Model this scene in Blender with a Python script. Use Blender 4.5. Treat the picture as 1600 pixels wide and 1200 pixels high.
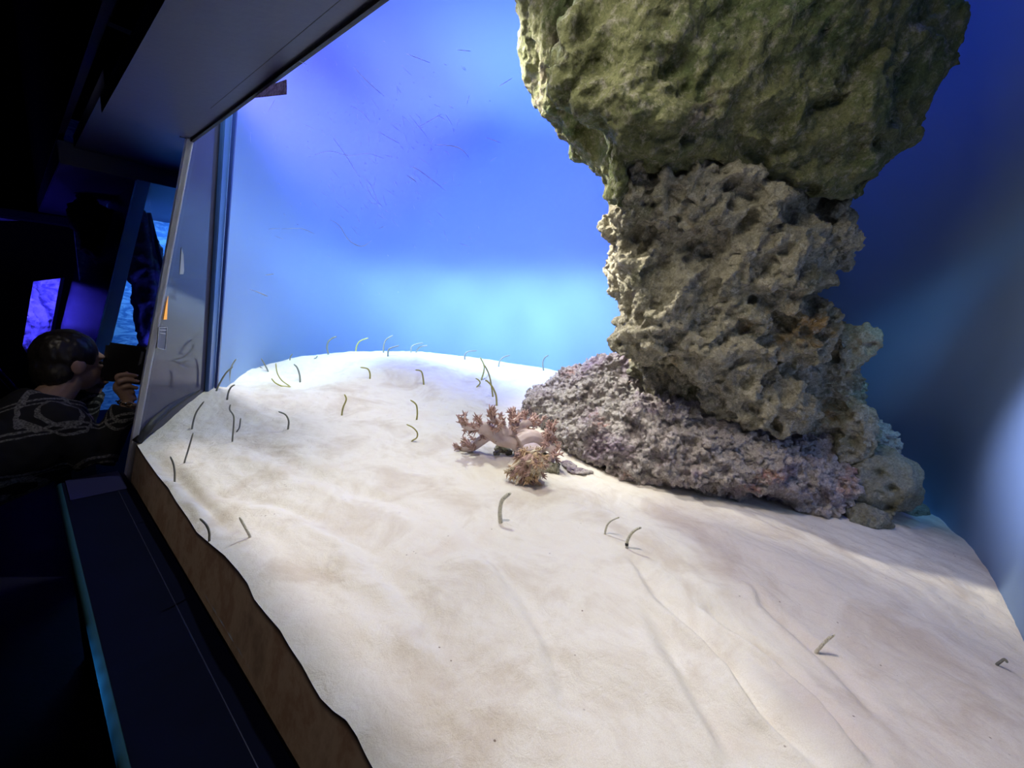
import bpy, bmesh, math, random
import numpy as np
from mathutils import Vector, Matrix, Euler

# ------------------------------------------------------------------ camera, world, exposure, lights
SC = bpy.context.scene
COL = SC.collection
for _o in list(bpy.data.objects):
    bpy.data.objects.remove(_o)
CAM = Vector((0, 0, 1.45))
FPX = 640.0
PITCH, ROLL = math.radians(10.09), math.radians(4.0)
_F = Vector((0, math.cos(PITCH), -math.sin(PITCH)))
_R0 = Vector((1, 0, 0)); _U0 = _R0.cross(_F)
_R = _R0 * math.cos(ROLL) + _U0 * math.sin(ROLL)
_U = _R.cross(_F)
cd = bpy.data.cameras.new('camera'); cam = bpy.data.objects.new('camera', cd); COL.objects.link(cam)
cam.matrix_world = Matrix.Translation(CAM) @ Matrix((_R, _U, -_F)).transposed().to_4x4()
cd.sensor_fit = 'HORIZONTAL'; cd.sensor_width = 36.0; cd.lens = FPX / 1600 * 36.0
cd.clip_start = 0.02; cd.clip_end = 60
SC.camera = cam
wd = bpy.data.worlds.new('world'); SC.world = wd; wd.use_nodes = True
wd.node_tree.nodes['Background'].inputs[0].default_value = (0.02, 0.03, 0.12, 1)
wd.node_tree.nodes['Background'].inputs[1].default_value = 0.02
vs = SC.view_settings
vs.view_transform = 'Standard'; vs.look = 'None'; vs.gamma = 1; vs.use_curve_mapping = False
vs.exposure = 0.0

# the tank front runs along D, N points into the tank (a = metres along D, n = metres along N)
D = Vector((-0.77371, 0.63354, 0)); N = Vector((0.63354, 0.77371, 0))
def P(a, n, z):                      # z measured from the eye height
    v = D * a + N * n
    return Vector((v.x, v.y, CAM.z + z))

def spot(name, loc, target, col, energy, angle, blend=0.5, radius=0.06):
    l = bpy.data.lights.new(name, 'SPOT'); l.color = col; l.energy = energy
    l.spot_size = math.radians(angle); l.spot_blend = blend; l.shadow_soft_size = radius
    o = bpy.data.objects.new(name, l); COL.objects.link(o)
    o.location = loc; o.rotation_euler = (Vector(target) - Vector(loc)).to_track_quat('-Z', 'Y').to_euler()
    return o
def area(name, loc, target, col, energy, sx, sy, spread=180):
    l = bpy.data.lights.new(name, 'AREA'); l.color = col; l.energy = energy
    l.shape = 'RECTANGLE'; l.size = sx; l.size_y = sy; l.spread = math.radians(spread)
    o = bpy.data.objects.new(name, l); COL.objects.link(o)
    o.location = loc; o.rotation_euler = (Vector(target) - Vector(loc)).to_track_quat('-Z', 'Y').to_euler()
    return o

# white spots hung over the water, then added rock and sand fills
spot('tank_spot', P(1.55, 1.35, 1.75), P(1.15, 1.05, -0.6), (0.92, 1.0, 0.92), 118, 100, 0.6, 0.035)
spot('tank_spot', P(0.55, 0.62, 1.55), P(0.15, 0.66, -0.6), (1.0, 0.88, 0.82), 98, 74, 0.9, 0.05)
spot('tank_spot', P(1.9, 0.62, 1.6), P(1.95, 0.45, -0.6), (1.0, 0.92, 0.84), 120, 70, 0.9, 0.05)
spot('tank_spot', P(1.75, 1.0, 1.7), P(0.85, 1.75, -0.30), (1.0, 0.95, 0.86), 230, 34, 0.9, 0.03)  # added to brighten the rock mound
spot('added_rock_key', P(1.85, 0.95, 1.35), P(0.62, 1.75, 0.38), (1.0, 0.92, 0.76), 400, 40, 0.8, 0.03)  # extra key added from the left to lift the rock
spot('tank_spot', P(0.0, 0.52, 1.2), P(-0.12, 0.62, -0.6), (1.0, 0.92, 0.84), 26, 46, 1.0, 0.05)  # added to brighten the near right sand
# cyan beams added low across the sand to give the backdrop its turquoise band
for _a, _ta, _tn, _zt, _e in ((1.40, 1.55, 2.95, .30, 430), (1.60, 2.10, 2.95, .30, 460), (1.80, 2.65, 2.85, .29, 500), (1.9, 3.1, 2.55, .26, 440), (1.7, 3.30, 1.95, .22, 300), (1.5, 3.1, 1.3, .15, 210)):
    _L = math.hypot(_ta - _a, _tn - 0.62)
    spot('turquoise_band_fill', P(_a, 0.62, 1.30), P(_ta, _tn, 1.30 - _L * math.tan(math.atan((1.30 - _zt) / _L) + math.radians(15))), (0.50, 0.80, 1.0), _e * 0.68, 38, 0.6, 0.12)
# blue washes on the backdrop
for _a, _ta, _tn in ((1.5, 1.8, 2.95), (1.9, 2.9, 2.7)):
    _L = math.hypot(_ta - _a, _tn - 0.65)
    spot('blue_spot', P(_a, 0.65, 2.1), P(_ta, _tn, 2.1 - _L * math.tan(math.radians(38))), (0.095, 0.155, 1.0), 250, 70, 0.4, 0.10)
spot('violet_spot', P(1.6, 0.75, 1.15), P(2.1, 2.95, 3.05), (0.20, 0.32, 1.0), 700, 70, 0.8, 0.10)
spot('violet_spot', P(1.9, 0.75, 1.25), P(3.0, 2.6, 2.85), (0.26, 0.33, 1.0), 420, 66, 0.9, 0.10)  # added fill for the dark top of the backdrop
spot('violet_spot', P(2.0, 0.75, 1.15), P(3.3, 1.4, 1.7), (0.38, 0.24, 1.0), 120, 90, 0.8, 0.10)
# unseen lamps added to tint and lift the right end of the tank
spot('end_fill_spot', P(0.75, 0.80, 0.40), P(-0.47, 1.72, -0.27), (0.70, 0.74, 1.0), 340, 25, 1.0, 0.06)
spot('end_blue_fill', P(0.0, 1.25, 2.3), P(-0.47, 2.3, 0.5), (0.05, 0.14, 1.0), 34, 95, 0.8, 0.08)
spot('end_teal_fill', P(-0.30, 1.05, 0.95), P(-0.44, 2.45, -0.20), (0.16, 0.60, 1.0), 65, 42, 1.0, 0.08)
# front fill from the light hood, low over the pane
area('hood_light', P(0.75, 0.62, 0.95), P(0.6, 1.9, 0.1), (1.0, 0.93, 0.78), 4.5, 1.2, 0.12, 120)
# added fill lamps in the corridor, and lights of the neighbouring tanks
area('sand_face_fill', P(1.0, -0.35, 0.30), P(1.0, 0.23, -0.66), (1.0, 0.80, 0.62), 0.36, 1.8, 0.05, 40)  # added to lift the sand face behind the glass
area('soffit_spill_light', P(4.6, -0.3, -0.9), P(4.4, 0.2, 0.6), (0.10, 0.06, 1.0), 1.2, 0.3, 0.3, 90)  # added lamp imitating blue spill from the far tank onto the soffit
for _k in range(7):
    spot('sill_streak_spot', P(0.80 + .055 * _k, -1.0, -0.66), P(0.80 + .055 * _k, 0.05, -0.757), (0.12, 0.5, 1.0), (4, 9, 15, 20, 15, 9, 4)[_k] * 7, 5.5, 1.0, 0.004)  # added to draw a cyan streak along the sill nose
spot('hand_fill_spot', P(1.75, -0.25, 0.45), P(2.25, 0.14, -0.35), (1.0, 0.88, 0.78), 4.0, 46, 1.0, 0.03)  # added to brighten the hand and sleeve
area('neighbour_tank_light', P(3.9, 0.9, 0.48), P(4.3, 0.9, -0.3), (0.14, 0.42, 1.0), 22, 0.9, 0.5, 170)
area('neighbour_tank_light', P(3.3, 0.75, -0.55), P(4.2, 0.65, -0.3), (0.08, 0.08, 1.0), 9, 0.3, 0.3, 140)
area('far_tank_light', P(5.5, 0.15, -0.05), P(6.0, 0.3, -0.6), (0.10, 0.08, 1.0), 14, 0.4, 0.12, 170)

# ------------------------------------------------------------------ helpers
def ray(x, y):
    d = _F * FPX + _R * (x - 800) - _U * (y - 600)
    return d.normalized()
def at_plane(x, y, p0, nrm):
    r = ray(x, y); t = (Vector(p0) - CAM).dot(nrm) / r.dot(nrm)
    return CAM + r * t
def at_y(x, y, Y):
    r = ray(x, y); return CAM + r * (Y / r.y)
def at_z(x, y, z):
    r = ray(x, y); return CAM + r * (z / r.z)
def an(v):
    return v.dot(D), v.dot(N)

def tag(o, label=None, cat=None, group=None, kind=None):
    if label: o['label'] = label
    if cat: o['category'] = cat
    if group: o['group'] = group
    if kind: o['kind'] = kind
    return o
def mesh_obj(name, verts, faces, mat, parent=None, smooth=True):
    me = bpy.data.meshes.new(name)
    me.from_pydata([tuple(v) for v in verts], [], faces); me.validate(); me.update()
    if smooth: me.polygons.foreach_set('use_smooth', [True] * len(me.polygons))
    o = bpy.data.objects.new(name, me); COL.objects.link(o)
    if mat: me.materials.append(mat)
    if parent: attach(o, parent)
    return o
def attach(o, parent):
    o.parent = parent
    o.matrix_parent_inverse = (Matrix.Translation(parent.location) @ parent.rotation_euler.to_matrix().to_4x4()).inverted()
def bm_obj(name, bm, mat, parent=None, smooth=True):
    me = bpy.data.meshes.new(name); bm.to_mesh(me); bm.free()
    if smooth: me.polygons.foreach_set('use_smooth', [True] * len(me.polygons))
    o = bpy.data.objects.new(name, me); COL.objects.link(o)
    if mat: me.materials.append(mat)
    if parent: attach(o, parent)
    return o
def empty(name, loc):
    o = bpy.data.objects.new(name, None); COL.objects.link(o); o.location = loc
    o.empty_display_size = 0.05
    return o
def prism(name, quad_a, quad_b, mat, parent=None, bevel=0.0):
    """solid between two matching polygons"""
    k = len(quad_a)
    vs_ = list(quad_a) + list(quad_b)
    fs = [list(range(k))[::-1], list(range(k, 2 * k))]
    for i in range(k):
        j = (i + 1) % k; fs.append([i, j, k + j, k + i])
    o = mesh_obj(name, vs_, fs, mat, parent, smooth=False)
    bm = bmesh.new(); bm.from_mesh(o.data)
    if bevel: bmesh.ops.bevel(bm, geom=bm.edges[:], offset=bevel, segments=2, affect='EDGES')
    bmesh.ops.recalc_face_normals(bm, faces=bm.faces[:]); bm.to_mesh(o.data); bm.free()
    return o
def box_an(name, a0, a1, n0, n1, z0, z1, mat, parent=None, bevel=0.0):
    return prism(name, [P(a0, n0, z0), P(a1, n0, z0), P(a1, n1, z0), P(a0, n1, z0)],
                 [P(a0, n0, z1), P(a1, n0, z1), P(a1, n1, z1), P(a0, n1, z1)], mat, parent, bevel)
def tube_data(pts, rad, seg=8, cap=True):
    pts = [Vector(p) for p in pts]; n = len(pts)
    if not hasattr(rad, '__len__'): rad = [rad] * n
    vs_, fs = [], []; up = None
    for i, p in enumerate(pts):
        t = (pts[min(i + 1, n - 1)] - pts[max(i - 1, 0)]).normalized()
        if up is None:
            up = Vector((0, 0, 1)) if abs(t.z) < 0.9 else Vector((1, 0, 0))
        s = t.cross(up).normalized(); up = s.cross(t).normalized()
        for k in range(seg):
            an_ = 2 * math.pi * k / seg
            vs_.append(p + (s * math.cos(an_) + up * math.sin(an_)) * rad[i])
    for i in range(n - 1):
        for k in range(seg):
            k2 = (k + 1) % seg
            fs.append([i * seg + k, i * seg + k2, (i + 1) * seg + k2, (i + 1) * seg + k])
    if cap:
        fs.append(list(range(seg))[::-1]); fs.append([(n - 1) * seg + k for k in range(seg)])
    return vs_, fs
def merge(parts):
    V, Fc = [], []
    for v, f in parts:
        o = len(V); V += list(v); Fc += [[i + o for i in q] for q in f]
    return V, Fc
def catmull(pts, m=6):
    pts = [Vector(p) for p in pts]; out = []
    for i in range(len(pts) - 1):
        p0 = pts[max(i - 1, 0)]; p1 = pts[i]; p2 = pts[i + 1]; p3 = pts[min(i + 2, len(pts) - 1)]
        for k in range(m):
            t = k / m
            out.append(0.5 * ((2 * p1) + (p2 - p0) * t + (2 * p0 - 5 * p1 + 4 * p2 - p3) * t * t + (3 * p1 - p0 - 3 * p2 + p3) * t ** 3))
    out.append(pts[-1]); return out

# numpy noise
def _hash(ix, iy, iz, s=0):
    h = (ix.astype(np.int64) * 374761393 + iy.astype(np.int64) * 668265263 + iz.astype(np.int64) * 2147483647 + s * 1274126177) & 0xFFFFFFFF
    h = ((h ^ (h >> 13)) * 1274126177) & 0xFFFFFFFF
    h = ((h ^ (h >> 15)) * 2246822519) & 0xFFFFFFFF
    return ((h ^ (h >> 16)) & 0xFFFFFF) / float(0xFFFFFF)
def vnoise(p, s=0):
    i = np.floor(p); f = p - i; u = f * f * f * (f * (f * 6 - 15) + 10)
    r = 0
    for dx in (0, 1):
        wx = u[:, 0] if dx else 1 - u[:, 0]
        for dy in (0, 1):
            wy = u[:, 1] if dy else 1 - u[:, 1]
            for dz in (0, 1):
                wz = u[:, 2] if dz else 1 - u[:, 2]
                r = r + wx * wy * wz * _hash(i[:, 0] + dx, i[:, 1] + dy, i[:, 2] + dz, s)
    return r * 2 - 1
def fbm(p, octv=4, s=0, gain=0.5):
    r = 0; a = 1.0; q = p
    for o in range(octv):
        r = r + a * vnoise(q, s + o); q = q * 2.03 + 11.7; a *= gain
    return r
def worley(p, s=0):
    i = np.floor(p); best = np.full(len(p), 9.0); sec = np.full(len(p), 9.0)
    for dx in (-1, 0, 1):
        for dy in (-1, 0, 1):
            for dz in (-1, 0, 1):
                cx, cy, cz = i[:, 0] + dx, i[:, 1] + dy, i[:, 2] + dz
                d = (cx + _hash(cx, cy, cz, s) - p[:, 0]) ** 2 + (cy + _hash(cx, cy, cz, s + 7) - p[:, 1]) ** 2 + (cz + _hash(cx, cy, cz, s + 13) - p[:, 2]) ** 2
                m = d < best
                sec = np.where(m, best, np.minimum(sec, d)); best = np.where(m, d, best)
    return np.sqrt(best), np.sqrt(sec)

# ------------------------------------------------------------------ materials
def nodes_mat(name):
    m = bpy.data.materials.new(name); m.use_nodes = True
    nt = m.node_tree; b = nt.nodes['Principled BSDF']
    return m, nt, b
def simple(name, col, rough=0.6, metal=0.0, noise=None, bump=0.0, bscale=60, spec=0.5):
    m, nt, b = nodes_mat(name)
    b.inputs['Roughness'].default_value = rough; b.inputs['Metallic'].default_value = metal
    b.inputs['Specular IOR Level'].default_value = spec
    tc = nt.nodes.new('ShaderNodeTexCoord')
    nz = nt.nodes.new('ShaderNodeTexNoise'); nz.inputs['Scale'].default_value = noise[0] if noise else 8
    nz.inputs['Detail'].default_value = 4
    nt.links.new(tc.outputs['Object'], nz.inputs['Vector'])
    cr = nt.nodes.new('ShaderNodeValToRGB')
    c2 = noise[1] if noise else tuple(c * 0.85 for c in col)
    cr.color_ramp.elements[0].position = 0.35; cr.color_ramp.elements[1].position = 0.65
    cr.color_ramp.elements[0].color = (*col, 1); cr.color_ramp.elements[1].color = (*c2, 1)
    nt.links.new(nz.outputs['Fac'], cr.inputs['Fac']); nt.links.new(cr.outputs['Color'], b.inputs['Base Color'])
    if bump:
        n2 = nt.nodes.new('ShaderNodeTexNoise'); n2.inputs['Scale'].default_value = bscale; n2.inputs['Detail'].default_value = 3
        nt.links.new(tc.outputs['Object'], n2.inputs['Vector'])
        bp = nt.nodes.new('ShaderNodeBump'); bp.inputs['Strength'].default_value = bump; bp.inputs['Distance'].default_value = 0.01
        nt.links.new(n2.outputs['Fac'], bp.inputs['Height']); nt.links.new(bp.outputs['Normal'], b.inputs['Normal'])
    return m
def emit(name, col, s):
    m, nt, b = nodes_mat(name)
    b.inputs['Base Color'].default_value = (0, 0, 0, 1)
    b.inputs['Emission Color'].default_value = (*col, 1); b.inputs['Emission Strength'].default_value = s
    return m
def glass_mat(name, tint=(0.97, 0.98, 1.0), gloss=0.04, rough=0.01, dirt=0.0):
    m = bpy.data.materials.new(name); m.use_nodes = True; nt = m.node_tree; nt.nodes.clear()
    out = nt.nodes.new('ShaderNodeOutputMaterial'); mx = nt.nodes.new('ShaderNodeMixShader')
    tr = nt.nodes.new('ShaderNodeBsdfTransparent'); gl = nt.nodes.new('ShaderNodeBsdfGlossy')
    tr.inputs['Color'].default_value = (*tint, 1); gl.inputs['Roughness'].default_value = rough
    gl.inputs['Color'].default_value = (1, 1, 1, 1)
    mx.inputs[0].default_value = gloss
    nt.links.new(tr.outputs[0], mx.inputs[1]); nt.links.new(gl.outputs[0], mx.inputs[2]); nt.links.new(mx.outputs[0], out.inputs[0])
    return m
def ramp(nt, fac, stops):
    r = nt.nodes.new('ShaderNodeValToRGB'); e = r.color_ramp.elements
    while len(e) < len(stops): e.new(0.5)
    for k, (pos, c) in enumerate(stops):
        e[k].position = pos; e[k].color = (*c, 1)
    nt.links.new(fac, r.inputs['Fac']); return r.outputs['Color']
def noise_node(nt, vec, scale, detail=4, rough=0.55, dist=0.0):
    n = nt.nodes.new('ShaderNodeTexNoise'); n.inputs['Scale'].default_value = scale
    n.inputs['Detail'].default_value = detail; n.inputs['Roughness'].default_value = rough; n.inputs['Distortion'].default_value = dist
    nt.links.new(vec, n.inputs['Vector']); return n.outputs['Fac']
def mixc(nt, fac, a, b, mode='MIX'):
    m = nt.nodes.new('ShaderNodeMix'); m.data_type = 'RGBA'; m.blend_type = mode
    for s, v in ((m.inputs[0], fac), (m.inputs[6], a), (m.inputs[7], b)):
        if hasattr(v, 'is_output'): nt.links.new(v, s)
        else: s.default_value = v if not isinstance(v, tuple) else (*v, 1)
    return m.outputs[2]

def sand_mat():
    m, nt, b = nodes_mat('pale_sand')
    tc = nt.nodes.new('ShaderNodeTexCoord'); vec = tc.outputs['Object']
    c1 = ramp(nt, noise_node(nt, vec, 4.5, 6, 0.65, 0.6), [(0.34, (0.66, 0.59, 0.49)), (0.52, (0.80, 0.76, 0.67)), (0.74, (0.74, 0.67, 0.57))])
    gr = ramp(nt, noise_node(nt, vec, 700, 2), [(0.30, (0.80, 0.77, 0.73)), (0.62, (1, 1, 1))])
    c2 = mixc(nt, 0.6, c1, gr, 'MULTIPLY')
    vo = nt.nodes.new('ShaderNodeTexVoronoi'); vo.inputs['Scale'].default_value = 48
    nt.links.new(vec, vo.inputs['Vector'])
    sp = ramp(nt, vo.outputs['Distance'], [(0.07, (1, 1, 1)), (0.12, (0, 0, 0))])
    keep = ramp(nt, noise_node(nt, vec, 11, 3), [(0.60, (0, 0, 0)), (0.64, (1, 1, 1))])
    f = mixc(nt, 1.0, sp, keep, 'MULTIPLY')
    c3 = mixc(nt, f, c2, (0.22, 0.17, 0.13))
    nt.links.new(c3, b.inputs['Base Color']); b.inputs['Roughness'].default_value = 0.95
    b.inputs['Specular IOR Level'].default_value = 0.15
    bp = nt.nodes.new('ShaderNodeBump'); bp.inputs['Strength'].default_value = 0.35; bp.inputs['Distance'].default_value = 0.004
    nt.links.new(noise_node(nt, vec, 260, 4, 0.7), bp.inputs['Height'])
    bp2 = nt.nodes.new('ShaderNodeBump'); bp2.inputs['Strength'].default_value = 0.3; bp2.inputs['Distance'].default_value = 0.02
    nt.links.new(noise_node(nt, vec, 28, 4, 0.6, 0.5), bp2.inputs['Height']); nt.links.new(bp.outputs[0], bp2.inputs['Normal'])
    nt.links.new(bp2.outputs[0], b.inputs['Normal'])
    return m
def rock_mat(name, base, mid, spots, accent, scale=1.0, rough=0.9, pale=(0.42, 0.40, 0.33)):
    m, nt, b = nodes_mat(name)
    tc = nt.nodes.new('ShaderNodeTexCoord'); vec = tc.outputs['Object']
    c = ramp(nt, noise_node(nt, vec, 3.2 * scale, 6, 0.62, 0.6), [(0.30, base), (0.48, mid), (0.66, base)])
    f1 = ramp(nt, noise_node(nt, vec, 2.1 * scale, 4, 0.6, 0.8), [(0.52, (0, 0, 0)), (0.66, (1, 1, 1))])
    c = mixc(nt, f1, c, spots)
    n5 = nt.nodes.new('ShaderNodeMapping'); n5.inputs['Location'].default_value = (4.1, 7.7, 1.3); nt.links.new(vec, n5.inputs['Vector'])
    f2 = ramp(nt, noise_node(nt, n5.outputs[0], 2.7 * scale, 5, 0.65, 0.5), [(0.60, (0, 0, 0)), (0.70, (1, 1, 1))])
    c = mixc(nt, f2, c, accent)
    f3 = ramp(nt, noise_node(nt, vec, 38 * scale, 5, 0.75), [(0.50, (0, 0, 0)), (0.72, (1, 1, 1))])
    c = mixc(nt, f3, c, pale)
    c = mixc(nt, 0.75, c, ramp(nt, noise_node(nt, vec, 150, 3, 0.7), [(0.3, (0.45, 0.45, 0.45)), (0.62, (1.0, 1.0, 1.0))]), 'MULTIPLY')
    nt.links.new(c, b.inputs['Base Color']); b.inputs['Roughness'].default_value = rough
    b.inputs['Specular IOR Level'].default_value = 0.25
    bp = nt.nodes.new('ShaderNodeBump'); bp.inputs['Strength'].default_value = 0.9; bp.inputs['Distance'].default_value = 0.008
    nt.links.new(noise_node(nt, vec, 120, 6, 0.75), bp.inputs['Height'])
    bp2 = nt.nodes.new('ShaderNodeBump'); bp2.inputs['Strength'].default_value = 0.7; bp2.inputs['Distance'].default_value = 0.02
    nt.links.new(noise_node(nt, vec, 45, 5, 0.7, 0.6), bp2.inputs['Height']); nt.links.new(bp.outputs[0], bp2.inputs['Normal'])
    vo = nt.nodes.new('ShaderNodeTexVoronoi'); vo.inputs['Scale'].default_value = 42; vo.feature = 'SMOOTH_F1'
    nt.links.new(vec, vo.inputs['Vector'])
    bp3 = nt.nodes.new('ShaderNodeBump'); bp3.inputs['Strength'].default_value = 0.8; bp3.inputs['Distance'].default_value = 0.012
    nt.links.new(vo.outputs['Distance'], bp3.inputs['Height']); nt.links.new(bp2.outputs[0], bp3.inputs['Normal'])
    nt.links.new(bp3.outputs[0], b.inputs['Normal'])
    return m

def translucent(name, col, noise=None):
    m = bpy.data.materials.new(name); m.use_nodes = True; nt = m.node_tree; nt.nodes.clear()
    out = nt.nodes.new('ShaderNodeOutputMaterial'); mx = nt.nodes.new('ShaderNodeMixShader'); mx.inputs[0].default_value = .7
    df = nt.nodes.new('ShaderNodeBsdfDiffuse'); tl = nt.nodes.new('ShaderNodeBsdfTranslucent')
    for n_ in (df, tl):
        n_.inputs['Color'].default_value = (*col, 1)
        if noise:
            tc = nt.nodes.new('ShaderNodeTexCoord')
            nt.links.new(ramp(nt, noise_node(nt, tc.outputs['Object'], noise[0], 4), [(.4, col), (.6, noise[1])]), n_.inputs['Color'])
    nt.links.new(df.outputs[0], mx.inputs[1]); nt.links.new(tl.outputs[0], mx.inputs[2]); nt.links.new(mx.outputs[0], out.inputs[0])
    return m
M = {}
M['sand'] = sand_mat()
M['rock_top'] = rock_mat('algae_rock', (0.13, 0.15, 0.055), (0.22, 0.23, 0.11), (0.07, 0.13, 0.05), (0.24, 0.18, 0.16), 1.0)
M['rock_mid'] = rock_mat('porous_rock', (0.38, 0.35, 0.25), (0.52, 0.48, 0.36), (0.24, 0.24, 0.16), (0.50, 0.33, 0.14), 1.3, pale=(0.74, 0.71, 0.58))
M['rock_base'] = rock_mat('crusted_rock', (0.50, 0.42, 0.41), (0.66, 0.60, 0.56), (0.42, 0.32, 0.40), (0.70, 0.38, 0.31), 1.6, pale=(0.80, 0.77, 0.70))
M['rock_pale'] = rock_mat('pale_rock', (0.34, 0.34, 0.25), (0.42, 0.42, 0.33), (0.30, 0.28, 0.18), (0.25, 0.24, 0.20), 2.0)
M['backdrop'] = simple('backdrop_paint', (0.36, 0.52, 0.84), 0.85, noise=(1.2, (0.35, 0.51, 0.83)), spec=0.03)
M['black'] = simple('black_paint', (0.012, 0.013, 0.018), 0.55, bump=0.1)
M['soffit'] = simple('dark_grey_panel', (0.055, 0.058, 0.12), 0.5, noise=(2.5, (0.045, 0.050, 0.11)), bump=0.05)
M['sill'] = simple('dark_sill', (0.002, 0.003, 0.014), 0.8, bump=0.05, spec=0.04)
M['floor'] = simple('dark_floor', (0.012, 0.012, 0.02), 0.5, bump=0.1)
M['glass'] = glass_mat('clear_acrylic', (0.985, 0.99, 1.0), 0.02)
M['glassedge'] = translucent('frosted_acrylic_edge', (0.97, 0.97, 1.0))
M['joint'] = simple('blue_silicone_joint', (0.06, 0.13, 0.34), 0.3)
M['rubber'] = simple('black_rubber', (0.012, 0.012, 0.014), 0.6, bump=0.2)

# ------------------------------------------------------------------ tank shell
TILT = 0.1875; ZTOP = 0.52; ZBOT = -0.72
def npane(z): return 0.25 + (z + 0.6) * TILT
PN = (N - Vector((0, 0, TILT))).normalized()
A0 = -0.50; A1b = 2.04; A1t = 1.92
AB = P(A1b, npane(-0.6), -0.6)
AT = P(A1t, npane(ZTOP), ZTOP)
BB = P(2.50, 0.60, -0.50)
BB = at_z(323, 604, -0.47)
en = (AT - AB).cross(BB - AB).normalized()
BT = at_plane(352, 176, AB, en)
BT2 = BB + (BT - BB) * 1.5
AB2 = AB + (AB - AT) * 0.15

# front pane (inclined, its head leans into the tank)
def pane_pt(a, z, off=0.0): return P(a, npane(z) + off, z)
g = prism('window_1', [pane_pt(A0, ZBOT), pane_pt(A1b + 0.012, ZBOT), pane_pt(A1t, ZTOP), pane_pt(A0, ZTOP)],
          [pane_pt(A0, ZBOT, -0.012), pane_pt(A1b + 0.012, ZBOT, -0.012), pane_pt(A1t, ZTOP, -0.012), pane_pt(A0, ZTOP, -0.012)], M['glass'])
tag(g, 'inclined clear front pane of the sand tank', None, kind='structure')
pane = g

def wall_strip(name, path, z0, z1, mat, rows=2, thick=None):
    vs_, fs = [], []
    for r in range(rows):
        z = z0 + (z1 - z0) * r / (rows - 1)
        for (a, n) in path: vs_.append(P(a, n, z))
    k = len(path)
    for r in range(rows - 1):
        for i in range(k - 1):
            fs.append([r * k + i, r * k + i + 1, (r + 1) * k + i + 1, (r + 1) * k + i])
    return mesh_obj(name, vs_, fs, mat)
ba, bn = an(BB)
path = [Vector((-0.47, 0.20, 0)), Vector((-0.47, 1.0, 0)), Vector((-0.47, 1.7, 0)), Vector((-0.45, 2.15, 0)), Vector((-0.30, 2.62, 0)), Vector((0.1, 2.88, 0)),
        Vector((0.9, 2.95, 0)), Vector((1.8, 2.98, 0)), Vector((2.6, 2.9, 0)), Vector((3.1, 2.6, 0)), Vector((3.34, 2.1, 0)), Vector((3.28, 1.6, 0)),
        Vector((3.0, 1.1, 0)), Vector((ba + 0.02, bn + 0.01, 0))]
path = [(v.x, v.y) for v in catmull(path, 10)]
bw = wall_strip('wall_back', path, -0.95, 3.5, M['backdrop'], 2)
sol = bw.modifiers.new('thick', 'SOLIDIFY'); sol.thickness = 0.03; sol.offset = -1
tag(bw, 'curved pale blue backdrop around the sand tank', kind='structure')
# seam of the backdrop near the waterline
sp_ = [P(a, n, 1.97) for a, n in path[50:115]]
o = mesh_obj('trim_1', *tube_data([p - Vector((0, 0, 0)) - N * 0.004 for p in sp_], 0.016, 8), M['backdrop'])
tag(o, 'thin horizontal seam along the backdrop', kind='structure')

# wall above the front pane (inside the hood) and hood lid
o = box_an('wall_front', -0.8, 1.95, npane(ZTOP) - 0.03, npane(ZTOP) + 0.0, ZTOP + 0.004, 3.5, M['black'], bevel=0.0)
tag(o, kind='structure')
o = box_an('ceiling', -0.9, 8.5, -2.6, 3.6, 3.5, 3.6, M['black'])
tag(o, kind='structure')

# left end pane: grey mirror-like acrylic
m, nt, b = nodes_mat('grey_end_acrylic')
b.inputs['Base Color'].default_value = (0.05, 0.05, 0.085, 1); b.inputs['Roughness'].default_value = 0.06
b.inputs['Specular IOR Level'].default_value = 0.35
M['endpane'] = m
off = en * 0.012
if off.dot(D) < 0: off = -off
AT2 = AB + (AT - AB) * 1.02
g = prism('window_2', [AB2, BB - Vector((0, 0, 0.1)), BT2, AT2], [AB2 + off, BB - Vector((0, 0, 0.1)) + off, BT2 + off, AT2 + off], M['endpane'])
tag(g, 'grey reflective end pane at the left of the sand tank', kind='structure')
# bright cut edge of the front pane
w = D * -0.0
e0 = AB2; e1 = AT2
we = -D * 0.030
o = prism('trim_2', [e0 - N * 0.014, e0 + D * 0.028 - N * 0.014, e0 + D * 0.028 + N * 0.004, e0 + N * 0.004],
          [e1 - N * 0.014, e1 + D * 0.040 - N * 0.014, e1 + D * 0.040 + N * 0.004, e1 + N * 0.004], M['glassedge'])
tag(o, 'pale cut edge of the front pane', kind='structure')
# blue joint at the far side of the end pane
def stick(name, p0, p1, wx, wn, mat):
    a = [p0 - wx - wn, p0 + wx - wn, p0 + wx + wn, p0 - wx + wn]; c = [p1 - wx - wn, p1 + wx - wn, p1 + wx + wn, p1 - wx + wn]
    return prism(name, a, c, mat, bevel=0.003)
d_end = (BB - AB).normalized(); inw = -off.normalized()
o = stick('trim_3', BB - Vector((0, 0, 0.1)) - d_end * 0.015 + inw * 0.008, BT2 - d_end * 0.015 + inw * 0.008, d_end * 0.028, inw * 0.008, M['joint'])
tag(o, 'blue joint strip at the back edge of the end pane', kind='structure')
o = stick('trim_4', BB - Vector((0, 0, 0.1)) + d_end * 0.020 + inw * 0.022, BT2 + d_end * 0.020 + inw * 0.022, d_end * 0.009, inw * 0.006, simple('dark_blue_bead', (0.03, 0.05, 0.20), 0.3))
tag(o, 'dark bead beside the blue joint strip', kind='structure')

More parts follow.
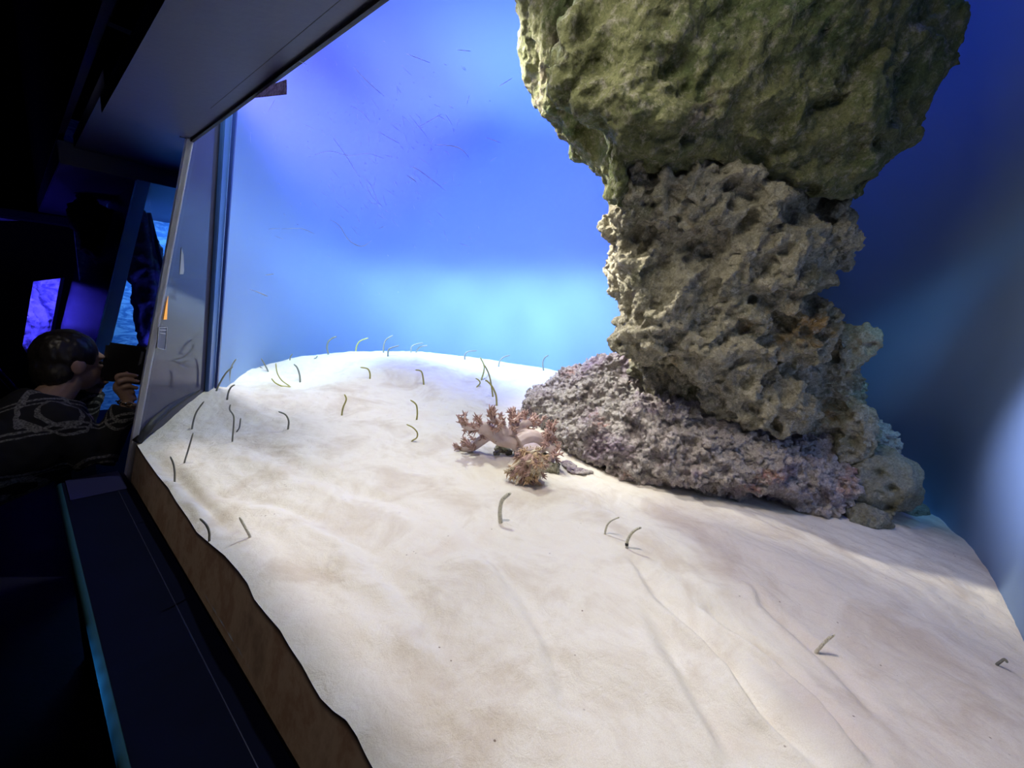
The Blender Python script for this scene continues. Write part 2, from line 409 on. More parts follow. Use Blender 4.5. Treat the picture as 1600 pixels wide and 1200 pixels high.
# ------------------------------------------------------------------ sand
ctrl = []
def cpx(x, y, z): 
    v = at_z(x, y, z); ctrl.append((*an(v), z))
crest = [(206, 682), (212, 693), (228, 718), (245, 742), (262, 762), (275, 784), (292, 808), (307, 832), (328, 850), (350, 868), (372, 893), (386, 912), (396, 936), (415, 960), (436, 984), (452, 1012), (471, 1040), (488, 1072), (500, 1092), (520, 1112), (540, 1126), (556, 1150), (570, 1180), (582, 1202)]
cz = []
for x, y in crest:
    v = at_plane(x, y, pane_pt(0, -0.6), PN); a, n = an(v); cz.append((a, v.z - CAM.z))
for a, z in cz: ctrl.append((a, npane(z), z))
for q in ((0.2, -0.62), (0.0, -0.61), (-0.3, -0.64), (-0.5, -0.68)): ctrl.append((q[0], 0.25, q[1])); cz.append(q)
cz.sort()
for q in [(780, 815, -.60), (950, 835, -.605), (1100, 790, -.63), (1340, 805, -.67), (1450, 805, -.71), (1530, 845, -.72), (1598, 1060, -.71), (1570, 950, -.71),
          (1400, 1190, -.62), (1280, 1020, -.645), (1000, 1000, -.60), (700, 1000, -.60), (560, 800, -.595), (420, 800, -.60), (900, 740, -.60), (1200, 880, -.63),
          (870, 690, -.57), (760, 700, -.565), (650, 690, -.56), (540, 655, -.535), (440, 675, -.56), (360, 700, -.575), (300, 660, -.56), (300, 740, -.59), (775, 632, -.51), (657, 605, -.47),
          (575, 590, -.44), (465, 598, -.49), (345, 605, -.50), (560, 550, -.365), (640, 550, -.355), (700, 558, -.36), (780, 571, -.375), (850, 583, -.39), (500, 556, -.385), (450, 562, -.41), (400, 576, -.445), (360, 590, -.47)]:
    cpx(*q)
ctrl.append((ba, bn, -0.47))
for q in [(1.2, 2.9, -.52), (2.0, 2.9, -.5), (2.8, 2.7, -.5), (3.3, 2.0, -.5), (3.2, 1.6, -.47), (2.9, 1.0, -.47), (0.2, 2.8, -.72), (0.6, 2.3, -.62), (0.3, 2.0, -.66), (0.9, 2.2, -.55), (-.3, 2.5, -.73), (-.6, 1.8, -.73)]:
    ctrl.append(q)
C = np.array(ctrl)
def tps(r2): return np.where(r2 > 1e-12, 0.5 * r2 * np.log(np.maximum(r2, 1e-12)), 0)
d2 = (C[:, None, 0] - C[None, :, 0]) ** 2 + (C[:, None, 1] - C[None, :, 1]) ** 2
K = tps(d2) + np.eye(len(C)) * 0.0006
Pm = np.c_[np.ones(len(C)), C[:, :2]]
Am = np.block([[K, Pm], [Pm.T, np.zeros((3, 3))]])
sol_ = np.linalg.solve(Am, np.r_[C[:, 2], 0, 0, 0])
def sand_base(a, n):
    r2 = (a[:, None] - C[None, :, 0]) ** 2 + (n[:, None] - C[None, :, 1]) ** 2
    return tps(r2) @ sol_[:-3] + sol_[-3] + sol_[-2] * a + sol_[-1] * n
# furrows seen in the lower right: lists of (a, n) lines
def furrow_lines():
    L = []
    for pts, w, dp in (([(985, 870), (1030, 930), (1090, 985), (1150, 1050), (1200, 1120), (1290, 1200)], 0.020, 0.010),
                       ([(1100, 945), (1160, 985), (1230, 1030), (1300, 1100), (1380, 1200)], 0.016, 0.012),
                       ([(1010, 930), (1060, 1040), (1110, 1120), (1150, 1200)], 0.02, 0.006),
                       ([(1180, 900), (1200, 930), (1250, 965), (1310, 1010), (1390, 1110)], 0.018, 0.007),
                       ([(240, 712), (280, 752), (330, 800), (370, 840)], 0.02, 0.006),
                       ([(700, 800), (760, 870), (830, 950), (880, 1060), (930, 1180)], 0.03, 0.005),
                       ([(330, 770), (450, 800), (560, 860), (660, 960), (760, 1100)], 0.03, 0.005),
                       ([(380, 700), (500, 760), (640, 800), (700, 830)], 0.04, 0.005)):
        L.append((np.array([an(at_z(x, y, -0.61)) for x, y in pts]), w, dp))
    return L
FL = furrow_lines()
def seg_signed(a, n, line):
    best = np.full(len(a), 1e9); sg = np.zeros(len(a)); end = np.zeros(len(a))
    tot = len(line) - 1
    for i in range(tot):
        p, q = line[i], line[i + 1]; d = q - p; L2 = d @ d
        t = np.clip(((a - p[0]) * d[0] + (n - p[1]) * d[1]) / L2, 0, 1)
        dx = a - (p[0] + t * d[0]); dy = n - (p[1] + t * d[1]); dd = np.hypot(dx, dy)
        m = dd < best; best = np.where(m, dd, best); sg = np.where(m, np.sign(d[0] * dy - d[1] * dx), sg)
        end = np.where(m, (i + t) / tot, end)
    return best * sg, end
def sand_z(a, n):
    a = np.atleast_1d(np.asarray(a, float)); n = np.atleast_1d(np.asarray(n, float))
    z = np.concatenate([sand_base(a[i:i + 20000], n[i:i + 20000]) for i in range(0, len(a), 20000)])
    fr = np.clip((n - 0.25) / 0.12, 0, 1)
    p = np.c_[a * 1.0, n * 1.0, np.zeros(len(a))]
    z = z + fr * (0.006 * fbm(p * np.array([5.0, 9.0, 1]) , 3, 3) + 0.0022 * fbm(p * np.array([16, 30, 1.]), 3, 9))
    # pits and small ridges
    w1, _ = worley(p * 7.0, 5)
    z = z - fr * 0.004 * np.exp(-(w1 / 0.22) ** 2)
    for line, w, dp in FL:
        s, e = seg_signed(a, n, line)
        fade = np.sin(np.clip(e, 0, 1) * math.pi) ** 0.5
        wv = w * (1 + 0.4 * vnoise(p * 9, 21))
        prof = np.exp(-(s / wv) ** 2) * -1 + 0.7 * np.exp(-((s - wv * 1.6) / (wv * 1.1)) ** 2)
        z = z + 2.1 * dp * fade * prof
    return z
# inside-the-wall mask via clamped polar map: build grid rows between pane and wall
NA, NN = 560, 420
amin, amax = -0.47, 3.36
def far_n(a):
    # farthest n of the wall for this a
    best = 0.3
    for (a0, n0), (a1, n1) in zip(path[:-1], path[1:]):
        if (a0 - a) * (a1 - a) <= 0 and abs(a1 - a0) > 1e-9:
            t = (a - a0) / (a1 - a0); best = max(best, n0 + t * (n1 - n0))
    return best
def near_n(a):
    if a <= A1b: 
        z = np.interp(a, [q[0] for q in cz], [q[1] for q in cz]); return npane(z) + 0.001
    if a <= ba: 
        t = (a - A1b) / (ba - A1b); return npane(-0.6) * (1 - t) + bn * t
    best = 9
    for (a0, n0), (a1, n1) in zip(path[:-1], path[1:]):
        if (a0 - a) * (a1 - a) <= 0 and abs(a1 - a0) > 1e-9 and min(n0, n1) < 2.1 and a > 2.3:
            t = (a - a0) / (a1 - a0); best = min(best, n0 + t * (n1 - n0))
    return best if best < 9 else bn
As = np.linspace(amin + 0.002, 3.32, NA)
grid_a = np.repeat(As[:, None], NN, 1)
tt = np.linspace(0, 1, NN) ** 1.35
nn_, ff_ = np.array([near_n(a) for a in As]), np.array([far_n(a) for a in As])
grid_n = nn_[:, None] + (np.maximum(ff_, nn_ + 0.01) - nn_)[:, None] * tt[None, :]
gz = sand_z(grid_a.ravel(), grid_n.ravel()).reshape(NA, NN)
for i, a in enumerate(As):
    if a <= A1b:
        zc = np.interp(a, [q[0] for q in cz], [q[1] for q in cz])
        dz = zc - gz[i, 0]; gz[i] += dz * np.exp(-((grid_n[i] - nn_[i]) / 0.05) ** 2)
def zsand(a, n):
    i = np.clip(np.searchsorted(As, a), 1, NA - 1)
    if abs(As[i - 1] - a) < abs(As[i] - a): i -= 1
    return float(np.interp(n, grid_n[i], gz[i]))
vx = D.x * grid_a + N.x * grid_n; vy = D.y * grid_a + N.y * grid_n
V = np.stack([vx, vy, gz + CAM.z], -1).reshape(-1, 3)
idx = np.arange(NA * NN).reshape(NA, NN)
Fq = np.stack([idx[:-1, :-1], idx[:-1, 1:], idx[1:, 1:], idx[1:, :-1]], -1).reshape(-1, 4)[:, ::-1]
# skirt down against the pane
sk = []; skf = []
rows = 10; base = len(V)
ii = [i for i, a in enumerate(As) if a <= ba + 0.01]
for r in range(1, rows + 1):
    for i in ii:
        a = As[i]; ztop = gz[i, 0]; z = ztop + (ZBOT - 0.03 - ztop) * r / rows
        if a <= A1b: n = npane(z) + 0.002
        else: n = nn_[i]
        v = P(a, n, z); sk.append(tuple(v))
k = len(ii)
for r in range(rows):
    for j in range(k - 1):
        up0 = int(idx[ii[j], 0]) if r == 0 else base + (r - 1) * k + j
        up1 = int(idx[ii[j + 1], 0]) if r == 0 else base + (r - 1) * k + j + 1
        skf.append([up0, up1, base + r * k + j + 1, base + r * k + j])
me = bpy.data.meshes.new('sand')
allv = np.vstack([V, np.array(sk)])
me.vertices.add(len(allv)); me.vertices.foreach_set('co', allv.ravel())
faces = np.vstack([Fq, np.array(skf)])
me.loops.add(len(faces) * 4); me.loops.foreach_set('vertex_index', faces.ravel().astype(np.int32))
me.polygons.add(len(faces)); me.polygons.foreach_set('loop_start', np.arange(0, len(faces) * 4, 4, dtype=np.int32))
me.polygons.foreach_set('loop_total', np.full(len(faces), 4, dtype=np.int32)); me.update(); me.validate()
me.polygons.foreach_set('use_smooth', [True] * len(me.polygons))
me.materials.append(M['sand'])
# brown section against the glass, its shade put into darker colours
sec, nt, b = nodes_mat('shaded_sand_section')
tc = nt.nodes.new('ShaderNodeTexCoord')
mp = nt.nodes.new('ShaderNodeMapping'); mp.inputs['Scale'].default_value = (1, 1, 0.8); nt.links.new(tc.outputs['Object'], mp.inputs['Vector'])
nt.links.new(ramp(nt, noise_node(nt, mp.outputs[0], 7, 8, 0.7, 0.2), [(0.35, (0.20, 0.15, 0.12)), (0.5, (0.34, 0.27, 0.22)), (0.60, (0.24, 0.16, 0.12)), (0.75, (0.38, 0.33, 0.28))]), b.inputs['Base Color'])
b.inputs['Roughness'].default_value = 0.8
me.materials.append(sec)
mi = np.zeros(len(me.polygons), dtype=np.int32); mi[len(Fq):] = 1; me.polygons.foreach_set('material_index', mi)
sand = bpy.data.objects.new('sand', me); COL.objects.link(sand)
tag(sand, 'pale rippled sand bed heaped against the front pane', 'sand', kind='stuff')

def on_sand(x, y):
    """march the view ray to the sand"""
    r = ray(x, y); t = 0.5; prev = None
    while t < 6:
        p = CAM + r * t; a, n = an(p)
        if amin < a < 3.3 and n > 0.2:
            if p.z - CAM.z <= zsand(a, n): return p
        t += 0.004
    return CAM + r * 3.4

# ------------------------------------------------------------------ rocks
def union_mesh(parts, voxel):
    Vv, Fv = merge(parts)
    o = mesh_obj('tmp', Vv, Fv, None)
    bm = bmesh.new(); bm.from_mesh(o.data); bmesh.ops.recalc_face_normals(bm, faces=bm.faces[:]); bm.to_mesh(o.data); bm.free()
    md = o.modifiers.new('r', 'REMESH'); md.mode = 'VOXEL'; md.voxel_size = voxel; md.adaptivity = 0
    bpy.context.view_layer.update()
    dg = bpy.context.evaluated_depsgraph_get()
    me2 = bpy.data.meshes.new_from_object(o.evaluated_get(dg))
    bpy.data.objects.remove(o); return me2
def remesh(me, voxel):
    o = bpy.data.objects.new('tmp', me); COL.objects.link(o)
    md = o.modifiers.new('r', 'REMESH'); md.mode = 'VOXEL'; md.voxel_size = voxel
    bpy.context.view_layer.update()
    me2 = bpy.data.meshes.new_from_object(o.evaluated_get(bpy.context.evaluated_depsgraph_get()))
    bpy.data.objects.remove(o); return me2
def vco(me):
    a = np.empty(len(me.vertices) * 3); me.vertices.foreach_get('co', a); return a.reshape(-1, 3)
def vno(me):
    a = np.empty(len(me.vertices) * 3); me.vertex_normals.foreach_get('vector', a); return a.reshape(-1, 3)
def setco(me, c):
    me.vertices.foreach_set('co', c.ravel()); me.update()
def ball(c, r, rot=0, seed=0, rough=0.12):
    """lumpy ellipsoid, c centre, r (rx, ry, rz)"""
    bm = bmesh.new(); bmesh.ops.create_icosphere(bm, subdivisions=4, radius=1)
    vv = np.array([v.co[:] for v in bm.verts]); ff = [[v.index for v in f.verts] for f in bm.faces]; bm.free()
    vv = vv * (1 + rough * fbm(vv * 1.6 + seed * 3.1, 3, seed))[:, None]
    vv = vv * np.array(r)
    cr, sr = math.cos(rot), math.sin(rot)
    x = vv[:, 0] * cr - vv[:, 2] * sr; z = vv[:, 0] * sr + vv[:, 2] * cr
    vv = np.c_[x, vv[:, 1], z] + np.array(c)
    return [Vector(q) for q in vv], ff
def loft(rowsd, seg=40, seed=0):
    """rows: (left point, right point, depth radius, push forward)"""
    vs_, fs = [], []
    for (L, R_, dr, push) in rowsd:
        c = (L + R_) / 2; h = (R_ - L) / 2
        hv = Vector((h.x, h.y, 0)).normalized(); fw = Vector((hv.y, -hv.x, 0))   # towards the viewer
        for k in range(seg):
            t = 2 * math.pi * k / seg; ct, st = math.cos(t), math.sin(t)
            sx = math.copysign(abs(ct) ** 0.85, ct); sy = math.copysign(abs(st) ** 0.85, st)
            vs_.append(c + h * sx + fw * (dr * sy + (push if st > 0 else 0) * abs(st)))
    n = len(rowsd)
    for i in range(n - 1):
        for k in range(seg):
            k2 = (k + 1) % seg; fs.append([i * seg + k, i * seg + k2, (i + 1) * seg + k2, (i + 1) * seg + k])
    fs.append(list(range(seg))); fs.append([(n - 1) * seg + k for k in range(seg)][::-1])
    return vs_, fs
def YC(x): return 1.95 - 0.00062 * (x - 900)
def pp(x, y, dy=0.0): return at_y(x, y, YC(x) + dy)
def rad(px, x): return px * YC(x) / FPX
def blob(x, y, dy, rx, ry, rz, rot=0, seed=0, rough=0.14):
    return ball(pp(x, y, dy), (rad(rx, x), ry, rad(rz, x)), rot, seed, rough)

def rugged(me, seed, big=0.035, ridge=0.03, pit=0.03, fine=0.006, pscale=9.0, mask=None, bowl=0.0):
    c = vco(me); nrm = vno(me)
    q = c + 0.06 * np.c_[vnoise(c * 6, seed + 50), vnoise(c * 6, seed + 51), vnoise(c * 6, seed + 52)]
    d = big * fbm(q * 4.0, 3, seed)
    rd = 1 - np.abs(fbm(q * np.array([8.0, 8.0, 7.0]), 3, seed + 20)) * 1.6
    d = d + ridge * (rd - 0.5)
    w1, w2 = worley(q * pscale, seed + 3)
    w3, w4 = worley(q * pscale * 2.1, seed + 5)
    d = d + bowl * ((w1 - 0.5) * 2 * 0.6 + (w3 - 0.5) * 0.9)
    sel = np.clip(vnoise(c * 3.1, seed + 31) * 1.5 + 0.6, 0, 1)
    pm = pit * (np.exp(-(w1 / 0.34) ** 2) + 0.5 * np.exp(-(w3 / 0.36) ** 2)) * sel
    w5, _ = worley(q * pscale * 5, seed + 8)
    d = d - pm - 0.004 * np.exp(-(w5 / 0.35) ** 2)
    d = d + fine * fbm(c * 42, 4, seed + 9, 0.6)
    if mask is not None: d = d * mask(c)
    setco(me, c + nrm * d[:, None])
def finish_rock(name, me, mat, label, cat='rock'):
    me.name = name; me.polygons.foreach_set('use_smooth', [True] * len(me.polygons))
    me.materials.clear(); me.materials.append(mat)
    o = bpy.data.objects.new(name, me); COL.objects.link(o); 
    if label: tag(o, label, cat)
    return o

# upper mass
rowsT = []
for (xl, xr, y, dr, push) in ((780, 1400, -470, .40, .0), (780, 1430, -340, .40, .0), (780, 1450, -210, .42, .0), (790, 1445, -110, .42, .02), (815, 1440, -10, .42, .05), (838, 1440, 60, .42, .06), (845, 1435, 110, .42, .06), (885, 1412, 160, .42, .05), (908, 1395, 200, .40, .03), (948, 1375, 245, .34, -.02), (968, 1350, 300, .28, -.06), (975, 1325, 340, .24, -.08)):
    rowsT.append((pp(xl + 14, y), pp(xr - 14, y), dr, push))
top_parts = [loft(rowsT),
    ball(P(.72, 2.62, .2), (.30, .42, .95), 0, 61, .15), ball(P(.72, 2.66, 1.6), (.36, .42, 1.1), 0, 62, .15), ball(P(.70, 2.62, 2.8), (.40, .42, .9), 0, 63, .15),  # unseen rear mass added to block light bouncing from the left backdrop
    blob(1180, 60, -.40, 200, .20, 150, .1, 1), blob(1250, 150, -.36, 150, .17, 85, -.5, 2), blob(1090, 150, -.36, 110, .13, 85, .2, 3),
    blob(905, 60, -.22, 72, .22, 120, .15, 4), blob(925, 190, -.12, 34, .18, 85, .42, 5), blob(965, 265, -.16, 26, .14, 60, .45, 9), blob(1365, 50, -.10, 62, .26, 120, .2, 6),
    blob(985, 90, -.47, 20, .09, 165, .0, 7), blob(1310, 205, -.24, 70, .14, 45, -.4, 8)]
mt = union_mesh(top_parts, 0.016); rugged(mt, 11, 0.03, 0.014, 0.050, 0.005, 6.5, None, 0.012)
mt = remesh(mt, 0.0065)
c = vco(mt); nn = vno(mt); w, _ = worley(c * 26, 77)
wb, _ = worley(c * 9, 93); setco(mt, c + nn * (-0.03 * np.exp(-(wb / .20) ** 2) * (vnoise(c * 3, 5) > -.1))[:, None]); c = vco(mt)
setco(mt, c + nn * (0.0045 * fbm(c * 55, 3, 5, 0.6) - 0.006 * np.exp(-(w / .3) ** 2))[:, None])

# waist
rowsM = []
for (xl, xr, y, dr, push) in ((985, 1340, 215, .30, .0), (985, 1330, 250, .30, .03), (975, 1315, 290, .30, .05), (965, 1300, 330, .30, .05), (955, 1305, 372, .29, .04), (938, 1272, 410, .28, .02), (942, 1258, 450, .27, .0), (962, 1245, 490, .27, .0), (966, 1245, 530, .28, .0), (965, 1262, 570, .27, .0), (985, 1285, 620, .24, .0), (1010, 1295, 700, .22, .0), (1040, 1290, 790, .20, 0)):
    rowsM.append((pp(xl + 12, y), pp(xr - 12, y), dr, push))
mid_parts = [loft(rowsM),
    blob(1085, 300, -.34, 98, .16, 66, .15, 12), blob(1175, 300, -.34, 52, .12, 45, 0, 13), blob(1060, 400, -.30, 85, .12, 85, .1, 14),
    blob(1190, 430, -.30, 80, .12, 70, .4, 15), blob(1050, 510, -.30, 80, .14, 50, -.2, 16), blob(1250, 375, -.12, 50, .16, 60, .2, 17),
    blob(1110, 548, -.24, 130, .17, 46, -.40, 18), blob(1185, 625, -.22, 75, .15, 44, -.4, 19),
    blob(1280, 560, -.02, 42, .2, 58, .0, 20), blob(1292, 640, -.02, 48, .2, 70, 0, 21), blob(1235, 520, -.20, 50, .15, 60, 0, 22),
    blob(1330, 600, .0, 22, .08, 16, .2, 23, .05), blob(1300, 690, .10, 48, .14, 60, 0, 24), blob(1225, 600, -.16, 50, .12, 70, .5, 25)]
mm = union_mesh(mid_parts, 0.014); rugged(mm, 31, 0.026, 0.030, 0.030, 0.006, 9.0, None, 0.046)
mm = remesh(mm, 0.0055)
c = vco(mm); nn = vno(mm); w, _ = worley(c * 30, 71)
wb, _ = worley(c * 15 + 0.3 * np.c_[vnoise(c * 20, 1), vnoise(c * 20, 2), vnoise(c * 20, 3)], 91)
setco(mm, c + nn * (0.007 * fbm(c * 55, 3, 15, 0.65) - 0.010 * np.exp(-(w / .3) ** 2) - 0.026 * np.exp(-(wb / .27) ** 2) + .008 * (wb - .4))[:, None])

# base mound
def ground(x, y): return on_sand(x, y)
def gblob(x, y, back, rx, ry, rz, up=0.0, rot=0, seed=0, rough=0.16):
    """blob whose centre sits `back` metres behind the sand point under the pixel"""
    g_ = on_sand(x, y); g_ = g_ + Vector((0, 0, up)) + Vector((g_.x, g_.y, 0)).normalized() * back
    return ball(g_, (rx, ry, rz), rot, seed, rough)
base_parts = [
    ball(at_y(1100, 690, 1.80), (.66, .34, .22), -.04, 41, .12),
    ball(at_y(930, 640, 1.95), (.26, .25, .19), .25, 42, .14),
    ball(at_y(985, 615, 1.98), (.24, .2, .19), .2, 43, .14),
    ball(at_y(880, 635, 2.06), (.20, .18, .17), .35, 44, .14), ball(at_y(935, 600, 2.1), (.15, .15, .13), .3, 53, .14),
    ball(at_y(1290, 735, 1.72), (.24, .24, .20), 0, 45, .14),
    ball(at_y(1120, 715, 1.58), (.38, .20, .15), -.1, 46, .14), ball(at_y(1060, 660, 1.70), (.26, .20, .14), -.2, 52, .14),
    ball(at_y(1010, 705, 1.66), (.24, .18, .11), -.05, 47, .14),
    ball(at_y(1240, 745, 1.55), (.20, .15, .12), 0, 48, .14),
    ball(at_y(925, 690, 1.85), (.17, .14, .09), 0, 49, .14),
    ball(at_y(1340, 720, 1.72), (.11, .16, .20), 0, 50, .1),
    ball(at_y(840, 660, 2.05), (.10, .1, .08), 0, 51, .14)]
mb = union_mesh(base_parts, 0.013); rugged(mb, 61, 0.026, 0.022, 0.022, 0.009, 13.0, None, 0.022)
mb = remesh(mb, 0.0052)
c = vco(mb); nn = vno(mb); w, w2 = worley(c * 36, 73)
setco(mb, c + nn * (0.011 * fbm(c * 60, 3, 25, 0.7) - 0.010 * np.exp(-(w / .32) ** 2))[:, None])

rp = empty('rock_pillar', pp(1130, 500)); rp.location.z = CAM.z - 0.66
tag(rp, 'tall brown-green porous rock pillar rising out of the frame, narrow at its waist', 'rock')
o1 = finish_rock('overhanging_top', mt, M['rock_top'], None); attach(o1, rp); o1['label'] = 'wide olive green algae-covered overhanging top'
o2 = finish_rock('pitted_waist', mm, M['rock_mid'], None); attach(o2, rp); o2['label'] = 'narrow brown deeply pitted waist'
rb = finish_rock('base_rock', mb, M['rock_base'], 'low wide rough rock mound with pink and purple crust at the foot of the pillar')

# pale boulder at the right foot
def small_rock(name, parts, mat, label, seed, big=.012, pit=.03, ps=9, vox=0.007, holes=()):
    me = union_mesh(parts, vox); rugged(me, seed, big, .010, pit, .004, ps)
    me = remesh(me, vox * .6); c = vco(me); c = c + vno(me) * (0.003 * fbm(c * 70, 3, seed))[:, None]
    for (hx, hy, hr) in holes:
        r_ = np.array(ray(hx, hy)[:]); rel = c - np.array(CAM[:]); t_ = rel @ r_; dist_ = np.linalg.norm(rel - t_[:, None] * r_, axis=1)
        front_ = t_ < t_[dist_ < .03].min() + .06 if (dist_ < .03).any() else t_ < 0
        c = c + r_ * (np.where(front_, .045 * np.exp(-(dist_ / hr) ** 2), 0))[:, None]
    setco(me, c)
    return finish_rock(name, me, mat, label)
q = on_sand(1398, 826)
small_rock('boulder', [ball(q + Vector((0.0, .10, .13)), (.125, .10, .115), .2, 81, .15), ball(q + Vector((.05, .11, .11)), (.115, .08, .075), -.3, 82, .12), ball(q + Vector((0.0, .12, .22)), (.07, .06, .045), 0, 84, .12)],
           M['rock_pale'], 'pale grey-green boulder with two dark holes at the right foot of the pillar', 83, holes=((1393, 764, .014), (1388, 792, .015), (1372, 742, .02)))
q = on_sand(1372, 828)
small_rock('stone', [ball(q + Vector((0, .05, .018)), (.075, .05, .045), 0, 86, .15)], M['rock_pale'], 'small flat stone under the pale boulder, partly buried in sand', 87, .006, .008, 20, .005)
q = on_sand(1440, 808)
small_rock('stone', [ball(q + Vector((0, .05, .01)), (.085, .05, .035), 0, 88, .15)], M['rock_pale'], 'dark low stone wedged right of the pale boulder', 89, .006, .008, 20, .005)
q = on_sand(905, 738)
small_rock('rubble', [ball(q + Vector((0, .0, .008)), (.055, .035, .018), 0, 90, .2), ball(q + Vector((-.03, .03, .01)), (.04, .03, .02), 0, 91, .2)], M['rock_base'], 'flat pale rubble piece on the sand between the corals and the rock mound', 92, .006, .006, 24, .004)
for k, (x, y, r, lb) in enumerate([(783, 706, .028, 'dark rubble lump behind the spreading coral stem'), (796, 712, .022, 'small dark rubble lump next to the tufted coral'), (776, 712, .016, 'tiny dark pebble left of the tufted coral'),
                             (862, 738, .034, 'mossy yellow stone right of the tufted coral'), (852, 722, .03, 'rounded brown stone behind the tufted coral'), (880, 700, .05, 'white rough rubble piece above the tufted coral'), (868, 680, .045, 'grey rubble piece by the top of the spreading coral')]):
    q = on_sand(x, y)
    small_rock('rubble', [ball(q + Vector((0, .01, r * .4)), (r, r * .9, r * .8), 0, 100 + k, .22)], M['rock_mid'] if k < 5 else M['rock_base'], lb, 110 + k, .004, .006, 24, .004)

# ------------------------------------------------------------------ corals
rnd = random.Random(4)
def rv(s=1.0): return Vector((rnd.uniform(-s, s), rnd.uniform(-s, s), rnd.uniform(-s, s)))
def fingers(parts, p, d, n, ln, r0, spread=0.7):
    for _ in range(n):
        dd = (d + rv(spread)).normalized(); l = ln * rnd.uniform(.6, 1.3)
        bend = rv(.5); pts = [p + rv(.004)]
        for k in range(1, 4):
            pts.append(pts[-1] + (dd + bend * k * .25).normalized() * l / 3)
        parts.append(tube_data(pts, [r0, r0 * .9, r0 * .75, r0 * .35], 5))
def branch(parts, tips, p, d, ln, r, depth):
    pts = [p]; dd = d.normalized()
    for k in range(4):
        dd = (dd + rv(.18) + Vector((0, 0, .05))).normalized(); pts.append(pts[-1] + dd * ln / 4)
    parts.append(tube_data(catmull(pts, 3), [r * (1 - .45 * i / 12) for i in range(13)], 8))
    if depth == 0: tips.append((pts[-1], dd, r * .55, pts)); return
    for k in range(rnd.choice((2, 3))):
        branch(parts, tips, pts[-1] - dd * r * .4, (dd + rv(.75)).normalized(), ln * .72, r * .62, depth - 1)
cm, nt, b = nodes_mat('soft_coral_flesh')
tc = nt.nodes.new('ShaderNodeTexCoord')
nt.links.new(ramp(nt, noise_node(nt, tc.outputs['Object'], 18, 4), [(0.35, (0.55, 0.42, 0.40)), (0.65, (0.72, 0.61, 0.58))]), b.inputs['Base Color'])
b.inputs['Roughness'].default_value = 0.6; b.inputs['Subsurface Weight'].default_value = 0.1; b.inputs['Subsurface Radius'].default_value = (.01, .006, .004)
fm = simple('coral_fingers', (0.46, 0.30, 0.26), .7, noise=(30, (0.56, 0.38, 0.32)))
fm2 = simple('coral_tufts', (0.58, 0.44, 0.26), .7, noise=(25, (0.66, 0.46, 0.30)))
root_p = on_sand(815, 722) + Vector((0, .06, .0))
t = empty('soft_coral', root_p)
tag(t, 'spreading mauve-brown soft coral with smooth thick arms reaching left over the sand', 'coral')
trunk, tips, tw = [], [], []
jn = at_y(806, 690, root_p.y - .02)
trunk.append(tube_data(catmull([root_p - Vector((0, 0, .03)), root_p + Vector((0, 0, .05)), jn], 5), [.035, .036, .036, .036, .037, .038, .038, .039, .04, .04, .04], 12))
arms = [([(806, 690), (780, 684), (765, 672), (748, 668)], .034, .024), ([(765, 678), (750, 690), (735, 700), (722, 703)], .022, .016), ([(765, 674), (755, 664), (735, 668), (722, 664)], .018, .010),
        ([(806, 690), (812, 670), (826, 660), (838, 663)], .026, .016), ([(790, 682), (786, 668), (776, 658), (768, 655)], .018, .010), ([(812, 692), (828, 684), (842, 690), (852, 700)], .040, .026),
        ([(850, 700), (862, 688), (858, 672)], .018, .012), ([(800, 680), (800, 664), (808, 655)], .018, .012), ([(852, 696), (864, 704), (860, 722)], .020, .014)]
for k, (pl, ra, rb_) in enumerate(arms):
    y0 = root_p.y - .02 - .015 * (k % 3)
    pts = catmull([at_y(x, y, y0 + .012 * j * (1 if k % 2 else -1)) for j, (x, y) in enumerate(pl)], 5)
    rr = [ra + (rb_ - ra) * i / (len(pts) - 1) for i in range(len(pts))]
    trunk.append(tube_data(pts, rr, 12))
    d = (pts[-1] - pts[-4]).normalized()
    if k in (1,): spr, cnt = .6, 26
    elif k in (5,): spr, cnt = .6, 0
    else: spr, cnt = .6, 18
    nsub = 12 if k != 5 else 0
    for q_ in range(nsub):
        base_i = int(len(pts) * (.35 + .65 * q_ / max(nsub - 1, 1))) - 1; base_i = max(1, min(base_i, len(pts) - 1))
        d2_ = (d * .5 + rv(.9) + Vector((0, 0, .25))).normalized()
        p0 = pts[base_i]; p1 = p0 + d2_ * rnd.uniform(.022, .045)
        tw.append(tube_data([p0, (p0 + p1) / 2 + rv(.004), p1], [rb_ * .6, rb_ * .42, .0055], 7))
        fingers(tw, p1, d2_, 9, .020, .0030, .9)
        fingers(tw, (p0 + p1) / 2, d2_, 5, .018, .0030, 1.1)
me_ = union_mesh(trunk, .004)
me_.name = 'arms'; me_.polygons.foreach_set('use_smooth', [True] * len(me_.polygons)); me_.materials.append(cm)
ob = bpy.data.objects.new('arms', me_); COL.objects.link(ob); attach(ob, t)
o = mesh_obj('finger_tips', *merge(tw), fm, t); o['kind'] = 'stuff'; o['label'] = 'darker reddish brown finger tips'
